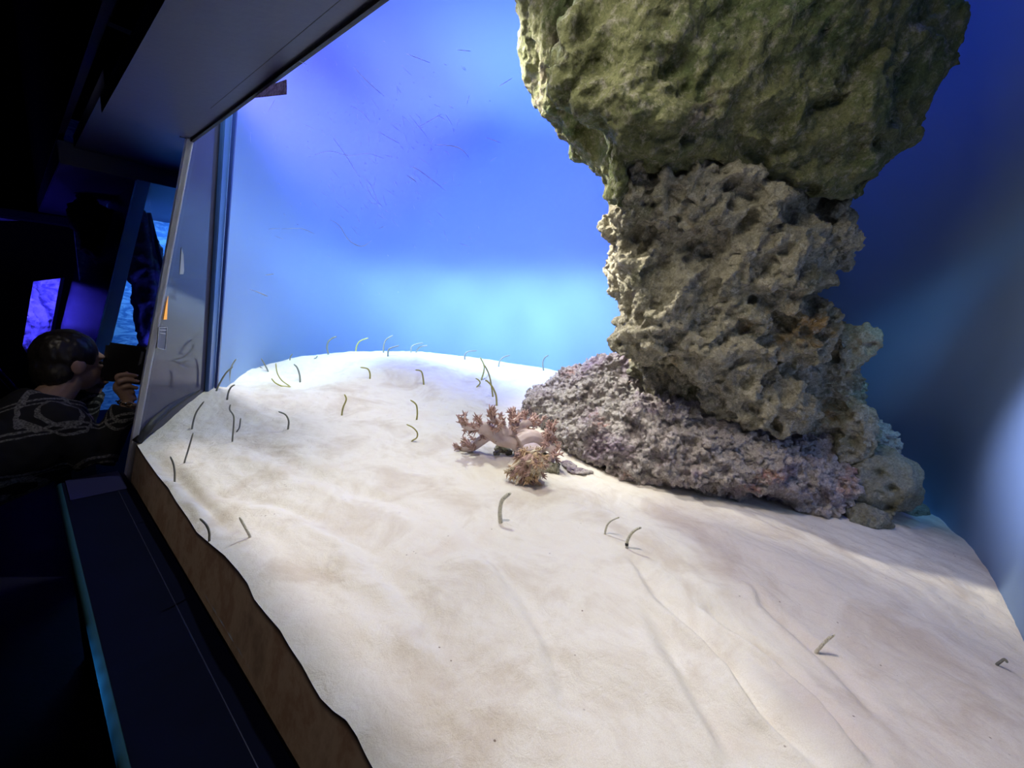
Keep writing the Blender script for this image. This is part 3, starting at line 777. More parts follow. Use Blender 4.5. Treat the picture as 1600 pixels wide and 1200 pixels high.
# tufted coral drooping in front
tp = on_sand(822, 757)
t2 = empty('soft_coral', tp)
tag(t2, 'drooping tawny tufted soft coral in front of the spreading one, near the standing eel', 'coral')
crown = at_y(832, 703, tp.y + .03)
st = union_mesh([ball((tp + crown) / 2 + Vector((0, .03, 0)), (.05, .04, .06), 0, 3, .15), ball(crown, (.035, .03, .025), 0, 4, .1)], .004)
st.name = 'stem'; st.materials.append(cm); st.polygons.foreach_set('use_smooth', [True] * len(st.polygons))
ob = bpy.data.objects.new('stem', st); COL.objects.link(ob); attach(ob, t2)
tfs = {0: [], 1: [], 2: []}
for k in range(54):
    u = math.sqrt(rnd.random()); ang = rnd.uniform(-math.pi, math.pi)
    cx_, cy_ = 822 + 30 * math.cos(ang) * u + (10 if ang > 0 else 0), 730 - 30 * math.sin(ang) * u
    tgt = at_y(cx_, cy_, tp.y + .02 - .055 * (1 - u) - rnd.uniform(0, .015))
    tgt.z = max(tgt.z, tp.z + .010)
    p0 = crown + rv(.018) - Vector((0, 0, .02)); mid_ = (p0 + tgt) / 2 + Vector((0, -.012, .008)) + rv(.006)
    tf = tfs[k % 3]
    tf.append(tube_data(catmull([p0, mid_, tgt], 3), [.008, .008, .0075, .007, .0065, .006, .0055], 6))
    d = (tgt - mid_).normalized()
    fingers(tf, tgt, d, 11, .017, .0026, .95); fingers(tf, mid_.lerp(tgt, .6), (d + Vector((0, -.6, .2))).normalized(), 6, .016, .0026, 1.0)
tuft_m = [fm2, simple('pale_tufts', (0.82, 0.74, 0.58), .7, noise=(30, (0.66, 0.54, 0.38))), fm]
for k, nm in enumerate(('tawny', 'pale cream', 'reddish brown')):
    o = mesh_obj('tufts', *merge(tfs[k]), tuft_m[k], t2); o['kind'] = 'stuff'; o['label'] = nm + ' tufts'

# ------------------------------------------------------------------ garden eels
em, nt, b = nodes_mat('garden_eel_skin')
tc = nt.nodes.new('ShaderNodeTexCoord')
c = ramp(nt, noise_node(nt, tc.outputs['Object'], 420, 3), [(0.40, (0.78, 0.75, 0.60)), (0.66, (0.42, 0.40, 0.31))])
nt.links.new(c, b.inputs['Base Color']); b.inputs['Roughness'].default_value = 0.45
ym = simple('yellow_eel_skin', (0.50, 0.44, 0.10), .45, noise=(300, (0.34, 0.32, 0.12)))
gm = simple('grey_eel_skin', (0.17, 0.18, 0.16), .45, noise=(300, (0.24, 0.24, 0.19)))
dm = simple('dark_eel_spot', (0.02, 0.02, 0.02), .5)
GE = 'garden eels standing in the sand'
# base pixel, further pixels up to the head, width in px, skin, label
EELS = [
 ([(782, 816), (781, 800), (784, 783), (791, 775), (798, 770)], 8.5, 'p', 'thick pale garden eel standing just below the tufted coral'),
 ([(945, 835), (948, 822), (954, 814), (962, 810), (968, 808)], 4.2, 'p', 'slim pale garden eel left of the darker one, front of the rock mound'),
 ([(979, 857), (980, 846), (986, 834), (994, 827), (1002, 824)], 6, 'p', 'grey garden eel with a black band near its base, front of the rock mound'),
 ([(1274, 1021), (1281, 1012), (1291, 1001), (1304, 991)], 6, 'p', 'garden eel leaning right beside the sand furrows, bottom right'),
 ([(1557, 1040), (1562, 1035), (1570, 1030), (1574, 1036)], 4, 'g', 'small grey eel tip poking out by the right tank wall'),
 ([(391, 840), (384, 826), (374, 808)], 5, 'p', 'straight garden eel leaning left near the front pane, with a soft shadow'),
 ([(327, 846), (327, 832), (322, 820), (312, 810)], 3.2, 'g', 'curved thin garden eel right at the front sand edge'),
 ([(273, 753), (273, 738), (271, 725), (266, 713)], 2.8, 'g', 'thin garden eel curving left, closest to the left corner of the sand'),
 ([(288, 724), (295, 700), (302, 676)], 2.6, 'g', 'faint straight thin eel leaning right below the tall curved one at left'),
 ([(300, 671), (303, 655), (308, 642), (319, 627)], 3.2, 'g', 'tall curved eel bending right near the end pane'),
 ([(338, 611), (345, 596), (354, 582), (364, 573)], 3.2, 'g', 'long eel bending right by the blue joint strip, in front of a straight one'),
 ([(358, 601), (359, 585), (362, 572), (369, 561)], 2.8, 'g', 'straight eel crossing behind the long bending one by the blue joint strip'),
 ([(355, 625), (357, 613), (361, 605), (367, 601)], 3.2, 'g', 'short eel hooking right, below the crossing pair at the left'),
 ([(363, 690), (365, 665), (365, 650), (359, 640), (360, 632)], 2.8, 'g', 'tall wavy s-shaped eel at the left'),
 ([(370, 675), (374, 668), (376, 653)], 2.6, 'g', 'short thin eel right of the wavy s-shaped one'),
 ([(450, 671), (451, 658), (446, 648), (435, 643)], 3.2, 'g', 'eel hooking left in the open sand at the left'),
 ([(469, 597), (468, 585), (464, 574), (459, 569)], 3.2, 'g', 'eel leaning left with a grey body behind the open sand at left'),
 ([(454, 605), (440, 594), (433, 582), (431, 567)], 2.4, 'y', 'pale thin eel lying in a v with another, left part of the dune'),
 ([(452, 605), (440, 603), (430, 598), (424, 591)], 2.8, 'y', 'low pale eel lying nearly flat, left part of the dune'),
 ([(419, 581), (415, 572), (408, 560)], 2.8, 'g', 'eel leaning left on the left dune crest'),
 ([(417, 575), (414, 578), (406, 573)], 2.4, 'g', 'tiny low eel at the foot of the left crest eel'),
 ([(418, 568), (422, 562), (430, 555)], 2.2, 'y', 'faint pale eel bending right on the left dune crest'),
 ([(453, 563), (454, 557), (457, 553)], 2.2, 'g', 'very short eel tip on the dune crest between the left eels'),
 ([(491, 561), (494, 559), (496, 556)], 2.2, 'g', 'tiny eel tip just left of the tall hooked crest eel'),
 ([(513, 554), (511, 543), (513, 534), (520, 528), (526, 526)], 3.2, 'g', 'tall eel hooking right on the dune crest, first of the crest hooks from the left'),
 ([(556, 548), (558, 539), (564, 532), (576, 528)], 2.8, 'y', 'pale eel arching right on the dune crest in front of its grey blur'),
 ([(599, 551), (600, 538), (604, 530), (614, 524)], 3.2, 'g', 'tall eel bending right on the crest centre'),
 ([(606, 557), (607, 547), (612, 543), (624, 540)], 3.2, 'g', 'eel hooking right just in front of the tall one at the crest centre'),
 ([(642, 551), (643, 542), (650, 538), (661, 536)], 2.8, 'g', 'left eel of the close arching pair on the crest'),
 ([(650, 551), (654, 544), (660, 541), (668, 540)], 3.0, 'g', 'right eel of the close arching pair on the crest'),
 ([(726, 562), (727, 553), (733, 549), (745, 548)], 3.0, 'g', 'eel hooking right on the crest, right of the close pair'),
 ([(779, 573), (781, 564), (787, 558), (797, 555)], 3.0, 'g', 'eel arching right behind the tall yellow eels'),
 ([(849, 579), (848, 567), (851, 559), (857, 555)], 3.0, 'g', 'thin eel hooking right nearest to the rock on the crest'),
 ([(578, 592), (578, 583), (574, 576), (563, 574)], 3.0, 'y', 'eel hooking left on the mid dune with a short shadow'),
 ([(662, 601), (661, 590), (658, 580), (649, 578)], 3.2, 'y', 'yellow-edged eel hooking left below the crest pair'),
 ([(534, 649), (536, 637), (541, 624), (538, 616)], 3.2, 'y', 'yellowish eel leaning right with a looped shadow at mid sand'),
 ([(651, 656), (652, 645), (650, 632), (641, 625)], 3.2, 'y', 'upper of two yellow eels bending left at mid sand'),
 ([(643, 690), (651, 684), (652, 676), (645, 668), (635, 663)], 2.8, 'y', 'lower c-shaped pale eel of the two at mid sand'),
 ([(776, 634), (775, 618), (769, 604), (762, 596), (758, 594)], 3.6, 'y', 'tallest yellow eel in the cluster left of the rock mound'),
 ([(770, 620), (768, 604), (764, 585), (757, 570)], 3.2, 'y', 'yellow-brown eel leaning left, rear of the cluster left of the rock mound'),
 ([(752, 594), (756, 580), (756, 570), (750, 558)], 3.2, 'y', 'upright yellow eel at the top of the cluster left of the rock mound'),
 ([(745, 605), (750, 599), (748, 594), (743, 591)], 2.8, 'y', 'tiny hooked yellow eel at the left of the cluster by the rock mound'),
]
proto = None
for k, (px, wpx, kind, label) in enumerate(EELS):
    b0 = on_sand(*px[0]); dist = (b0 - CAM).dot(_F)
    # eel plane faces roughly the viewer, swung a little about its base
    az = math.atan2(b0.x, b0.y) + rnd.uniform(-.25, .25)
    nr = Vector((math.sin(az), math.cos(az), 0))
    pts = [b0] + [at_plane(x, y, b0, nr) for x, y in px[1:]]
    pts = [b0 - Vector((0, 0, .03))] + pts
    cp = catmull(pts, 5); r = 0.43 * wpx * dist / FPX; r = max(r, .0030)
    m_ = len(cp); rr = []
    for i in range(m_):
        u = i / (m_ - 1)
        rr.append(r * (1.0 - .18 * u) * (1 if u < .9 else math.sqrt(max(0, 1 - ((u - .9) / .11) ** 2)) ))
    mat = {'p': em, 'g': gm, 'y': ym}[kind]
    ee = empty('garden_eel', b0); tag(ee, label, 'eel', GE)
    mesh_obj('body', *tube_data(cp, rr, 10), mat, ee)
    if wpx > 4:
        hp = cp[-2]; dirn = (cp[-1] - cp[-4]).normalized(); sd = dirn.cross(Vector((0, 0, 1))).normalized()
        for s_ in (-1, 1):
            v_, f_ = ball(hp - dirn * r * .6 + sd * s_ * r * .62 + Vector((0, 0, r * .35)), (r * .26,) * 3, 0, 0, 0)
            mesh_obj('eye', v_, f_, dm, ee)
    if k == 2:
        j = 7; v_, f_ = tube_data([cp[j], cp[j + 1], cp[j + 2]], [r * 1.02] * 3, 10); mesh_obj('band', v_, f_, dm, ee)['label'] = 'black band'

# ------------------------------------------------------------------ room: sill, soffit, floor, walls
FZ = -1.45
o = box_an('floor', -1.5, 9.0, -2.8, 0.2, FZ - .1, FZ, M['floor']); tag(o, kind='structure')
ns = npane(ZBOT) - .013
o = prism('trim_5', [P(-.9, ns, ZBOT), P(2.10, ns, ZBOT), P(2.10, .05, ZBOT), P(-.9, .05, ZBOT)],
          [P(-.9, ns, FZ), P(2.10, ns, FZ), P(2.10, .05, FZ), P(-.9, .05, FZ)], M['sill']); tag(o, 'dark sill ledge under the front pane', kind='structure')
o = mesh_obj('trim_6', *tube_data([P(-.9, .176, ZBOT + .0), P(2.05, .176, ZBOT + .0)], .0012, 6), simple('sill_joint', (.012, .014, .05), .5)); tag(o, 'fine joint line along the sill', kind='structure')
o = mesh_obj('trim_10', *tube_data([P(-.9, .05, ZBOT - .016), P(2.10, .05, ZBOT - .014)], .014, 16), simple('blue_lacquer', (.02, .065, .10), .6, spec=.05)); tag(o, 'rounded glossy nose of the sill', kind='structure')
o = box_an('trim_7', 1.90, 2.11, .06, .20, ZBOT - .002, ZBOT + .004, simple('blue_step', (.015, .015, .06), .4)); tag(o, 'bluish plate at the far end of the sill', kind='structure')
# soffit over the pane
nt_ = npane(ZTOP)
def slab(name, pts, h, mat): return prism(name, [P(a, n, z) for a, n, z in pts], [P(a, n, z + h) for a, n, z in pts], mat)
o = slab('trim_8', [(-.9, nt_, ZTOP), (1.92, nt_, ZTOP), (1.92, .23, ZTOP), (-.9, .23, ZTOP)], .05, M['soffit']); tag(o, 'dark grey soffit panel over the front pane', kind='structure')
o = box_an('trim_11', -.9, 1.55, .419, .4198, ZTOP - .0005, ZTOP, M['rubber']); tag(o, 'panel joint in the soffit', kind='structure')
o = slab('trim_12', [(1.92, .44, .60), (2.40, .56, .60), (2.9, .85, .60), (2.9, .243, .60), (1.92, .243, .60)], .05, M['soffit']); tag(o, 'raised soffit between the two tanks', kind='structure')
o = box_an('trim_13', 2.9, 5.2, .19, .90, ZTOP, .62, M['soffit'], bevel=.004); tag(o, 'header over the neighbouring tank', kind='structure')
o = box_an('trim_9', -.9, 1.92, nt_ - .006, nt_ + .003, ZTOP - .008, ZTOP + .006, M['rubber']); tag(o, 'black gasket along the head of the front pane', kind='structure')
o = box_an('wall_left', -1.5, 9.0, -2.8, -2.7, FZ, 3.6, M['black']); tag(o, kind='structure')
o = box_an('wall_far', 8.9, 9.0, -2.8, 3.5, FZ, 3.6, M['black']); tag(o, kind='structure')
o = box_an('wall_upper', -.9, 5.2, .195, .215, ZTOP + .12, 3.5, M['black']); tag(o, kind='structure')
o = slab('trim_14', [(5.2, 1.2, .45), (7.0, 1.2, .45), (7.0, -.5, .45), (5.2, -.5, .45)], .06, M['soffit']); tag(o, 'soffit at the far end of the corridor', kind='structure')

# neighbouring tank, an end window facing along the corridor
def corner(a, n, z): return P(a, n, z)
a2 = 2.90
def n2(z): return .46 + (z - ZTOP) * .25
b2 = -1.0
dk = simple('navy_panel', (.012, .014, .07), .25)
fr = prism('wall_neighbour', [P(a2 + .06, n2(b2), b2), P(5.1, n2(b2), b2), P(5.1, n2(ZTOP), ZTOP), P(a2 + .06, n2(ZTOP), ZTOP)],
           [P(a2 + .06, n2(b2) + .012, b2), P(5.1, n2(b2) + .012, b2), P(5.1, n2(ZTOP) + .012, ZTOP), P(a2 + .06, n2(ZTOP) + .012, ZTOP)], dk); tag(fr, 'dark blue front of the neighbouring tank', kind='structure')
g = prism('window_3', [P(a2, n2(b2), b2), P(a2, .88, b2), P(a2, .88, ZTOP), P(a2, n2(ZTOP), ZTOP)],
          [P(a2 + .012, n2(b2), b2), P(a2 + .012, .88, b2), P(a2 + .012, .88, ZTOP), P(a2 + .012, n2(ZTOP), ZTOP)], glass_mat('neighbour_glass', (.9, .95, 1), .04)); tag(g, 'end window of the neighbouring blue tank', kind='structure')
fe = glass_mat('neighbour_edge_acrylic', (.55, .75, .85), .10, .2)
o = prism('trim_15', [P(a2 - .004, n2(b2) - .006, b2), P(a2 - .004, n2(b2) + .045, b2), P(a2 + .05, n2(b2) + .045, b2), P(a2 + .05, n2(b2) - .006, b2)],
          [P(a2 - .004, n2(ZTOP) - .006, ZTOP), P(a2 - .004, n2(ZTOP) + .045, ZTOP), P(a2 + .05, n2(ZTOP) + .045, ZTOP), P(a2 + .05, n2(ZTOP) - .006, ZTOP)], translucent('pale_blue_edge', (.55, .75, .85))); tag(o, 'pale corner edge of the neighbouring tank', kind='structure')
wv, nt, b = nodes_mat('reflection_ripple_backdrop')
tc = nt.nodes.new('ShaderNodeTexCoord'); mp = nt.nodes.new('ShaderNodeMapping'); mp.inputs['Scale'].default_value = (1.0, 1.0, 3.2); nt.links.new(tc.outputs['Object'], mp.inputs['Vector'])
nt.links.new(ramp(nt, noise_node(nt, mp.outputs[0], 7, 6, .7, 1.2), [(.46, (.10, .24, .45)), (.60, (.45, .62, .75)), (.70, (.2, .4, .6))]), b.inputs['Base Color']); b.inputs['Roughness'].default_value = .7  # pale ripples put the water-surface reflection into the colour
o = box_an('wall_neighbour_back', 4.5, 4.54, n2(0), 1.7, b2, ZTOP + .6, wv); tag(o, 'blue backdrop of the neighbouring tank with painted water reflections', kind='structure')
o = box_an('trim_16', a2, 5.1, n2(b2), .88, b2 - .06, b2, M['sill']); tag(o, 'base of the neighbouring tank', kind='structure')
o = box_an('wall_base', 2.75, 5.1, .10, .185, FZ, -.68, M['sill']); tag(o, kind='structure')
rk = union_mesh([ball(P(3.6, .60, -.10), (.10, .12, .52), .1, 201, .2), ball(P(3.65, .64, -.5), (.16, .16, .3), 0, 202, .2), ball(P(3.8, .40, .28), (.10, .10, .26), .3, 203, .25)], .014)
rugged(rk, 205, .02, .02, .02, .005, 12)
finish_rock('rock_slab', rk, simple('black_rock', (.03, .035, .05), .8, bump=.5), 'dark rock column standing inside the neighbouring blue tank')
o = mesh_obj('strut', *tube_data([P(3.3, .555, .42), P(3.3, .60, .10), P(3.3, .66, -.3)], .012, 8), simple('teal_strut', (.02, .10, .13), .4)); tag(o, 'thin dark teal strut leaning in front of the blue backdrop with painted water reflections', 'strut')
# far tank window, facing the viewer at the end of the corridor
a3 = 5.4
w3 = [(35, 540), (52, 568), (75, 571), (101, 434), (52, 440)]
def pa(x, y, a): return at_plane(x, y, P(a, 0, 0), D)
gq = [pa(x, y, a3) for x, y in w3]
g = prism('window_4', gq, [p + D * .012 for p in gq], glass_mat('far_glass', (.9, .92, 1), .03)); tag(g, 'bright violet-blue window at the far end of the corridor', kind='structure')
vb, nt, b = nodes_mat('violet_backdrop')
tc = nt.nodes.new('ShaderNodeTexCoord')
nt.links.new(ramp(nt, noise_node(nt, tc.outputs['Object'], 9, 6, .7, .6), [(.42, (.10, .10, .30)), (.58, (.65, .65, .9))]), b.inputs['Base Color'])
o = box_an('wall_far_tank', 6.1, 6.14, -.4, 1.0, -1.1, .35, vb); tag(o, 'mottled backdrop inside the far tank', kind='structure')
for nm, pl in (('trim_17', [(101, 434), (75, 571), (135, 575), (140, 330), (52, 345), (52, 440)]), ('trim_18', [(52, 440), (52, 345), (-60, 345), (-60, 700), (75, 700), (75, 571), (52, 568), (35, 540)])):
    q1 = [pa(x, y, a3 - .02) for x, y in pl]
    o = prism(nm, q1, [p + D * .05 for p in q1], M['black']); tag(o, 'black surround of the far window', kind='structure')
q1 = [pa(x, y, a3 - .03) for x, y in ((101, 434), (95, 434), (69, 571), (75, 571))]
o = prism('trim_19', q1, [p + D * .02 for p in q1], simple('violet_edge', (.3, .3, .6), .4)); tag(o, 'bright corner edge of the far window', kind='structure')
rk = union_mesh([ball(P(5.85, .10, -.35), (.07, .1, .42), .15, 211, .3), ball(P(5.8, .03, -.66), (.12, .1, .16), 0, 212, .3)], .014); rugged(rk, 215, .03, .02, .02, .006, 12)
finish_rock('rock', rk, simple('violet_rock', (.25, .25, .35), .8, bump=.5), 'ragged rock inside the far violet-blue tank')
o = mesh_obj('rail', *tube_data(catmull([P(4.6, -.16, -.50), P(4.4, -.12, -.62), P(4.0, .0, -.80)], 5), .018, 10), simple('rail_metal', (.1, .1, .2), .3, 0.8)); tag(o, 'short curved rail catching violet light below the far window', 'rail')

# ------------------------------------------------------------------ small marks and built-on reflections on the panes
def on_pane(x, y, off=-.013): return at_plane(x, y, pane_pt(0, 0, off), PN)
q1 = [on_pane(x, y, .002) for x, y in ((392, 153), (400, 141), (447, 124), (447, 147))]
o = prism('tape_patch', q1, [p + PN * .002 for p in q1], translucent('grey_tape', (.42, .36, .46), (120, (.22, .18, .25)))); tag(o, 'grey frayed tape patch behind the pane under the soffit', 'tape')
SCR = [([(552, 104), (575, 128), (600, 150)], 1), ([(548, 165), (566, 175), (578, 190)], .8), ([(520, 215), (540, 242), (560, 275)], .9), ([(492, 242), (515, 236), (545, 243), (575, 240), (600, 248)], .8),
       ([(515, 343), (530, 352), (545, 375), (565, 385), (580, 376)], .9), ([(640, 260), (655, 266), (697, 298)], .9), ([(680, 226), (715, 230), (733, 246)], .9), ([(655, 198), (690, 178)], .6), ([(635, 84), (672, 98)], .7),
       ([(636, 274), (651, 284)], 1.0), ([(400, 455), (418, 463)], 2.4), ([(415, 430), (428, 428)], 1.5), ([(390, 452), (402, 456)], 1.0), ([(440, 358), (470, 357), (492, 366)], .7), ([(420, 358), (438, 357)], .6), ([(760, 215), (782, 223)], .7), ([(715, 78), (735, 80)], .7),
       ([(468, 96), (480, 101)], .8), ([(780, 135), (800, 122)], .6), ([(640, 180), (668, 214)], .6), ([(590, 205), (624, 224)], .8), ([(696, 178), (706, 194)], .6), ([(560, 270), (580, 290), (592, 325)], .5), ([(600, 325), (580, 305), (570, 280)], .5)]
sc = []; r5 = random.Random(8)
for pts, wd_ in SCR:
    q1 = catmull([on_pane(x, y, -.0128) for x, y in pts], 4); k = len(q1)
    sc.append(tube_data(q1, [.00068 * wd_ * (.35 + .65 * math.sin(math.pi * (i + .5) / k)) for i in range(k)], 5))
for _ in range(260):
    x = r5.gauss(590, 85); y = r5.gauss(240, 85)
    if not (360 < x < 830 and 20 < y < 470): continue
    an_ = r5.gauss(1.0, .35) if r5.random() < .8 else r5.uniform(0, 3); L = r5.uniform(3, 24) * (1 if r5.random() < .5 else .3)
    x2, y2 = x + math.cos(an_) * L, y + math.sin(an_) * L
    sc.append(tube_data([on_pane(x, y, -.0128), on_pane((x + x2) / 2 + r5.uniform(-1, 1), (y + y2) / 2, -.0128), on_pane(x2, y2, -.0128)], [.0001, .00034, .0001], 4))
o = mesh_obj('scratches', *merge(sc), translucent('scratch_white', (.85, .9, 1.0)), pane); o['kind'] = 'stuff'
def on_end(x, y, off_=.003): return at_plane(x, y, AB, en) - off.normalized() * off_
wm = simple('pale_reflection', (.55, .55, .6), .6)
def outline(name, quad, w_, mat, parent=None):
    c_ = sum(quad, Vector()) / len(quad); parts = []
    for i in range(len(quad)):
        parts.append(tube_data([quad[i], quad[(i + 1) % len(quad)]], w_, 5))
    return parts
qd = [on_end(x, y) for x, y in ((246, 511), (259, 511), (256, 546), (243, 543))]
st_ = prism('sign_reflection', qd, [p - off.normalized() * .001 for p in qd], simple('slate_reflection', (.07, .07, .12), .5)); tag(st_, 'small outlined dark sign reflection put onto the grey end pane', 'label')  # reflected sign imitated by a thin plate on the pane
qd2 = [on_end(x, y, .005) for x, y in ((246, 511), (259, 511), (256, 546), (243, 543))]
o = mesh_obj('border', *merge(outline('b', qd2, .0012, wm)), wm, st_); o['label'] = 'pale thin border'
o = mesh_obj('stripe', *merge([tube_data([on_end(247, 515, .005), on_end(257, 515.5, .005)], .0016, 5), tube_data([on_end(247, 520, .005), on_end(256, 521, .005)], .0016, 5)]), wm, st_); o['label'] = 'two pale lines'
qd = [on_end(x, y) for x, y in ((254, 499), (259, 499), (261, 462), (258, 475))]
o = prism('orange_strip_reflection', qd, [p - off.normalized() * .001 for p in qd], emit('orange_glow', (1.0, .42, .03), .9)); tag(o, 'narrow glowing strip imitating an orange-yellow screen reflection at the edge of the end pane', 'sign')  # screen reflection imitated by a glowing strip
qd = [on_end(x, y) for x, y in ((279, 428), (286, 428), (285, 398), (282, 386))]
o = prism('pale_wedge_reflection', qd, [p - off.normalized() * .001 for p in qd], simple('pale_wedge_reflection', (.30, .31, .30), .6)); tag(o, 'pale narrow wedge of reflection put high onto the end pane', 'reflection')  # pale reflection imitated by a coloured plate
# dark strip where the sand meets the end pane
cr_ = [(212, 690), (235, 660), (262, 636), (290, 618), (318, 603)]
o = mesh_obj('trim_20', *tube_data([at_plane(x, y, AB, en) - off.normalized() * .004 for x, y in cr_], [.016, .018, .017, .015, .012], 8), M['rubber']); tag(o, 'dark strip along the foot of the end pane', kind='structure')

# ------------------------------------------------------------------ visitor with a phone
pr = empty('person', P(2.42, -.20, FZ))
tag(pr, 'person in a dark plaid shirt bending towards the tank and holding up a phone', 'person')
def J(x, y, a): return pa(x, y, 2.42 + (a - 1.62) * 1.0)
head = J(112, 566, 1.66); neck = J(90, 612, 1.63); chest = J(45, 690, 1.58)
shR = J(95, 660, 1.50); elR = J(150, 722, 1.46); wrR = J(204, 628, 1.50); 
shL = J(60, 640, 1.82); elL = J(110, 690, 1.86); wrL = J(150, 600, 1.80)
pelvis = P(2.42, -.40, -.78); 
def T(pts, rr, seg=14, m=5):
    cp = catmull(pts, m); k = len(cp) - 1
    R2 = [float(np.interp(i / k, np.linspace(0, 1, len(rr)), rr)) for i in range(k + 1)]
    return tube_data(cp, R2, seg)
face_d = (N * .9 + D * .25 - Vector((0, 0, .12))).normalized()
def hball(off_f, off_s, off_u, r, seed=0, rg=.02):
    sd = face_d.cross(Vector((0, 0, 1))).normalized(); upv = sd.cross(face_d).normalized()
    c_ = head + face_d * off_f + sd * off_s + upv * off_u
    v_, f_ = ball((0, 0, 0), r, 0, seed, rg)
    return [c_ + face_d * q.x + sd * q.y + upv * q.z for q in v_], f_
body = [hball(-.01, 0, .02, (.095, .075, .10)), hball(.035, 0, -.045, (.055, .055, .07)), hball(.092, 0, -.012, (.018, .012, .022)), hball(.07, 0, -.075, (.022, .025, .018)), hball(.076, 0, .03, (.02, .05, .016)),
        hball(.083, 0, -.045, (.014, .022, .007)), hball(-.005, .074, -.01, (.022, .010, .032)), hball(-.005, -.074, -.01, (.022, .010, .032)),
        T([head - Vector((0, 0, .02)), neck, chest + Vector((0, 0, .08))], [.052, .055, .07]), T([neck.lerp(chest, .4), chest, pelvis], [.10, .15, .15, .14]),
        T([shR, elR], [.055, .042]), T([elR, wrR], [.042, .026]), T([shL, elL], [.055, .042]), T([elL, wrL], [.042, .026])]
for s_ in (-1, 1):
    hip = pelvis + D * .09 * s_; knee = P(2.42 + .11 * s_, -.28, -1.02); foot = P(2.42 + .12 * s_, -.40, FZ + .09)
    body.append(T([hip, knee], [.085, .06])); body.append(T([knee, foot], [.058, .038]))
    body.append(ball(foot + N * .06 - Vector((0, 0, .045)), (.05, .11, .035), 0, 3, .02))
# hands: a palm and five fingers each, closed on the lower corners of the phone
def hand(parts, wr, palm, knuck, tips_, thumb):
    parts.append(T([wr, palm], [.024, .030])); parts.append((lambda vf: vf)(ball(palm, (.036, .026, .036), 0, 5, .03)))
    for k0, tpp in zip(knuck, tips_):
        mid_ = (k0 + tpp) / 2 + Vector((0, 0, .008)) - N * .004
        parts.append(T([palm.lerp(k0, .5), k0, mid_, tpp], [.0125, .0105, .0095, .0075], 8))
    parts.append(T([palm.lerp(wr, .4)] + thumb, [.014, .012, .0085], 8))
pR = J(192, 606, 1.52)
hand(body, wrR, pR, [J(184, 588, 1.50), J(188, 597, 1.495), J(193, 606, 1.495), J(198, 614, 1.50)], [J(216, 588, 1.49), J(218, 597, 1.485), J(216, 607, 1.487), J(211, 614, 1.492)], [J(196, 588, 1.57), J(206, 580, 1.60)])
pL = J(154, 592, 1.76)
hand(body, wrL, pL, [J(152, 584, 1.72), J(154, 590, 1.70), J(156, 597, 1.70), J(158, 604, 1.70)], [J(166, 575, 1.66), J(168, 583, 1.66), J(168, 590, 1.66), J(168, 597, 1.66)], [J(154, 580, 1.68), J(158, 570, 1.645)])
bme = union_mesh(body, .0045); bme.name = 'body'; bme.polygons.foreach_set('use_smooth', [True] * len(bme.polygons))
bme.materials.append(simple('skin', (.42, .27, .20), .5, noise=(20, (.38, .24, .18))))
ob = bpy.data.objects.new('body', bme); COL.objects.link(ob); attach(ob, pr)
# shirt with a plaid
pm_, nt, b = nodes_mat('dark_plaid')
tc = nt.nodes.new('ShaderNodeTexCoord'); sep = nt.nodes.new('ShaderNodeSeparateXYZ')
mp = nt.nodes.new('ShaderNodeMapping'); mp.inputs['Rotation'].default_value = (.5, .65, .7)
nt.links.new(tc.outputs['Object'], mp.inputs['Vector']); nt.links.new(mp.outputs[0], sep.inputs[0])
def lines(src, scale, width, shift=0.0):
    a_ = nt.nodes.new('ShaderNodeMath'); a_.operation = 'MULTIPLY_ADD'; a_.inputs[1].default_value = scale; a_.inputs[2].default_value = shift; nt.links.new(src, a_.inputs[0])
    f_ = nt.nodes.new('ShaderNodeMath'); f_.operation = 'FRACT'; nt.links.new(a_.outputs[0], f_.inputs[0])
    l_ = nt.nodes.new('ShaderNodeMath'); l_.operation = 'LESS_THAN'; l_.inputs[1].default_value = width; nt.links.new(f_.outputs[0], l_.inputs[0]); return l_.outputs[0]
cc = (.012, .013, .018)
fac = None
for src, sh in ((sep.outputs[0], 0), (sep.outputs[2], .3)):
    for wdt, s2 in ((.07, 0), (.05, .14)):
        l_ = lines(src, 8, wdt, sh + s2)
        if fac is None: fac = l_
        else:
            ad = nt.nodes.new('ShaderNodeMath'); ad.operation = 'MAXIMUM'; nt.links.new(fac, ad.inputs[0]); nt.links.new(l_, ad.inputs[1]); fac = ad.outputs[0]
brk = ramp(nt, noise_node(nt, tc.outputs['Object'], 160, 3), [(.35, (.15, .15, .15)), (.65, (1, 1, 1))])
nt.links.new(mixc(nt, mixc(nt, 1.0, fac, brk, 'MULTIPLY'), cc, (.30, .30, .29)), b.inputs['Base Color']); b.inputs['Roughness'].default_value = .9
shirt = [T([neck.lerp(chest, .1), neck.lerp(chest, .5), chest, chest.lerp(pelvis, .6), pelvis + Vector((0, 0, .02))], [.09, .14, .175, .18, .17], 20),
         T([shR.lerp(chest, .4), shR, elR], [.10, .08, .062]), T([elR, wrR.lerp(elR, .12)], [.060, .045]), T([shL.lerp(chest, .4), shL, elL], [.10, .08, .062]), T([elL, wrL.lerp(elL, .12)], [.060, .045])]
sm = union_mesh(shirt, .008); c = vco(sm); setco(sm, c + vno(sm) * (.006 * fbm(c * 14, 3, 4))[:, None])
sm.name = 'shirt'; sm.polygons.foreach_set('use_smooth', [True] * len(sm.polygons)); sm.materials.append(pm_)
ob = bpy.data.objects.new('shirt', sm); COL.objects.link(ob); attach(ob, pr); ob['label'] = 'dark shirt with thin pale plaid lines'
tr_ = [ball(pelvis - Vector((0, 0, .03)), (.17, .15, .15), 0, 2, .03)]
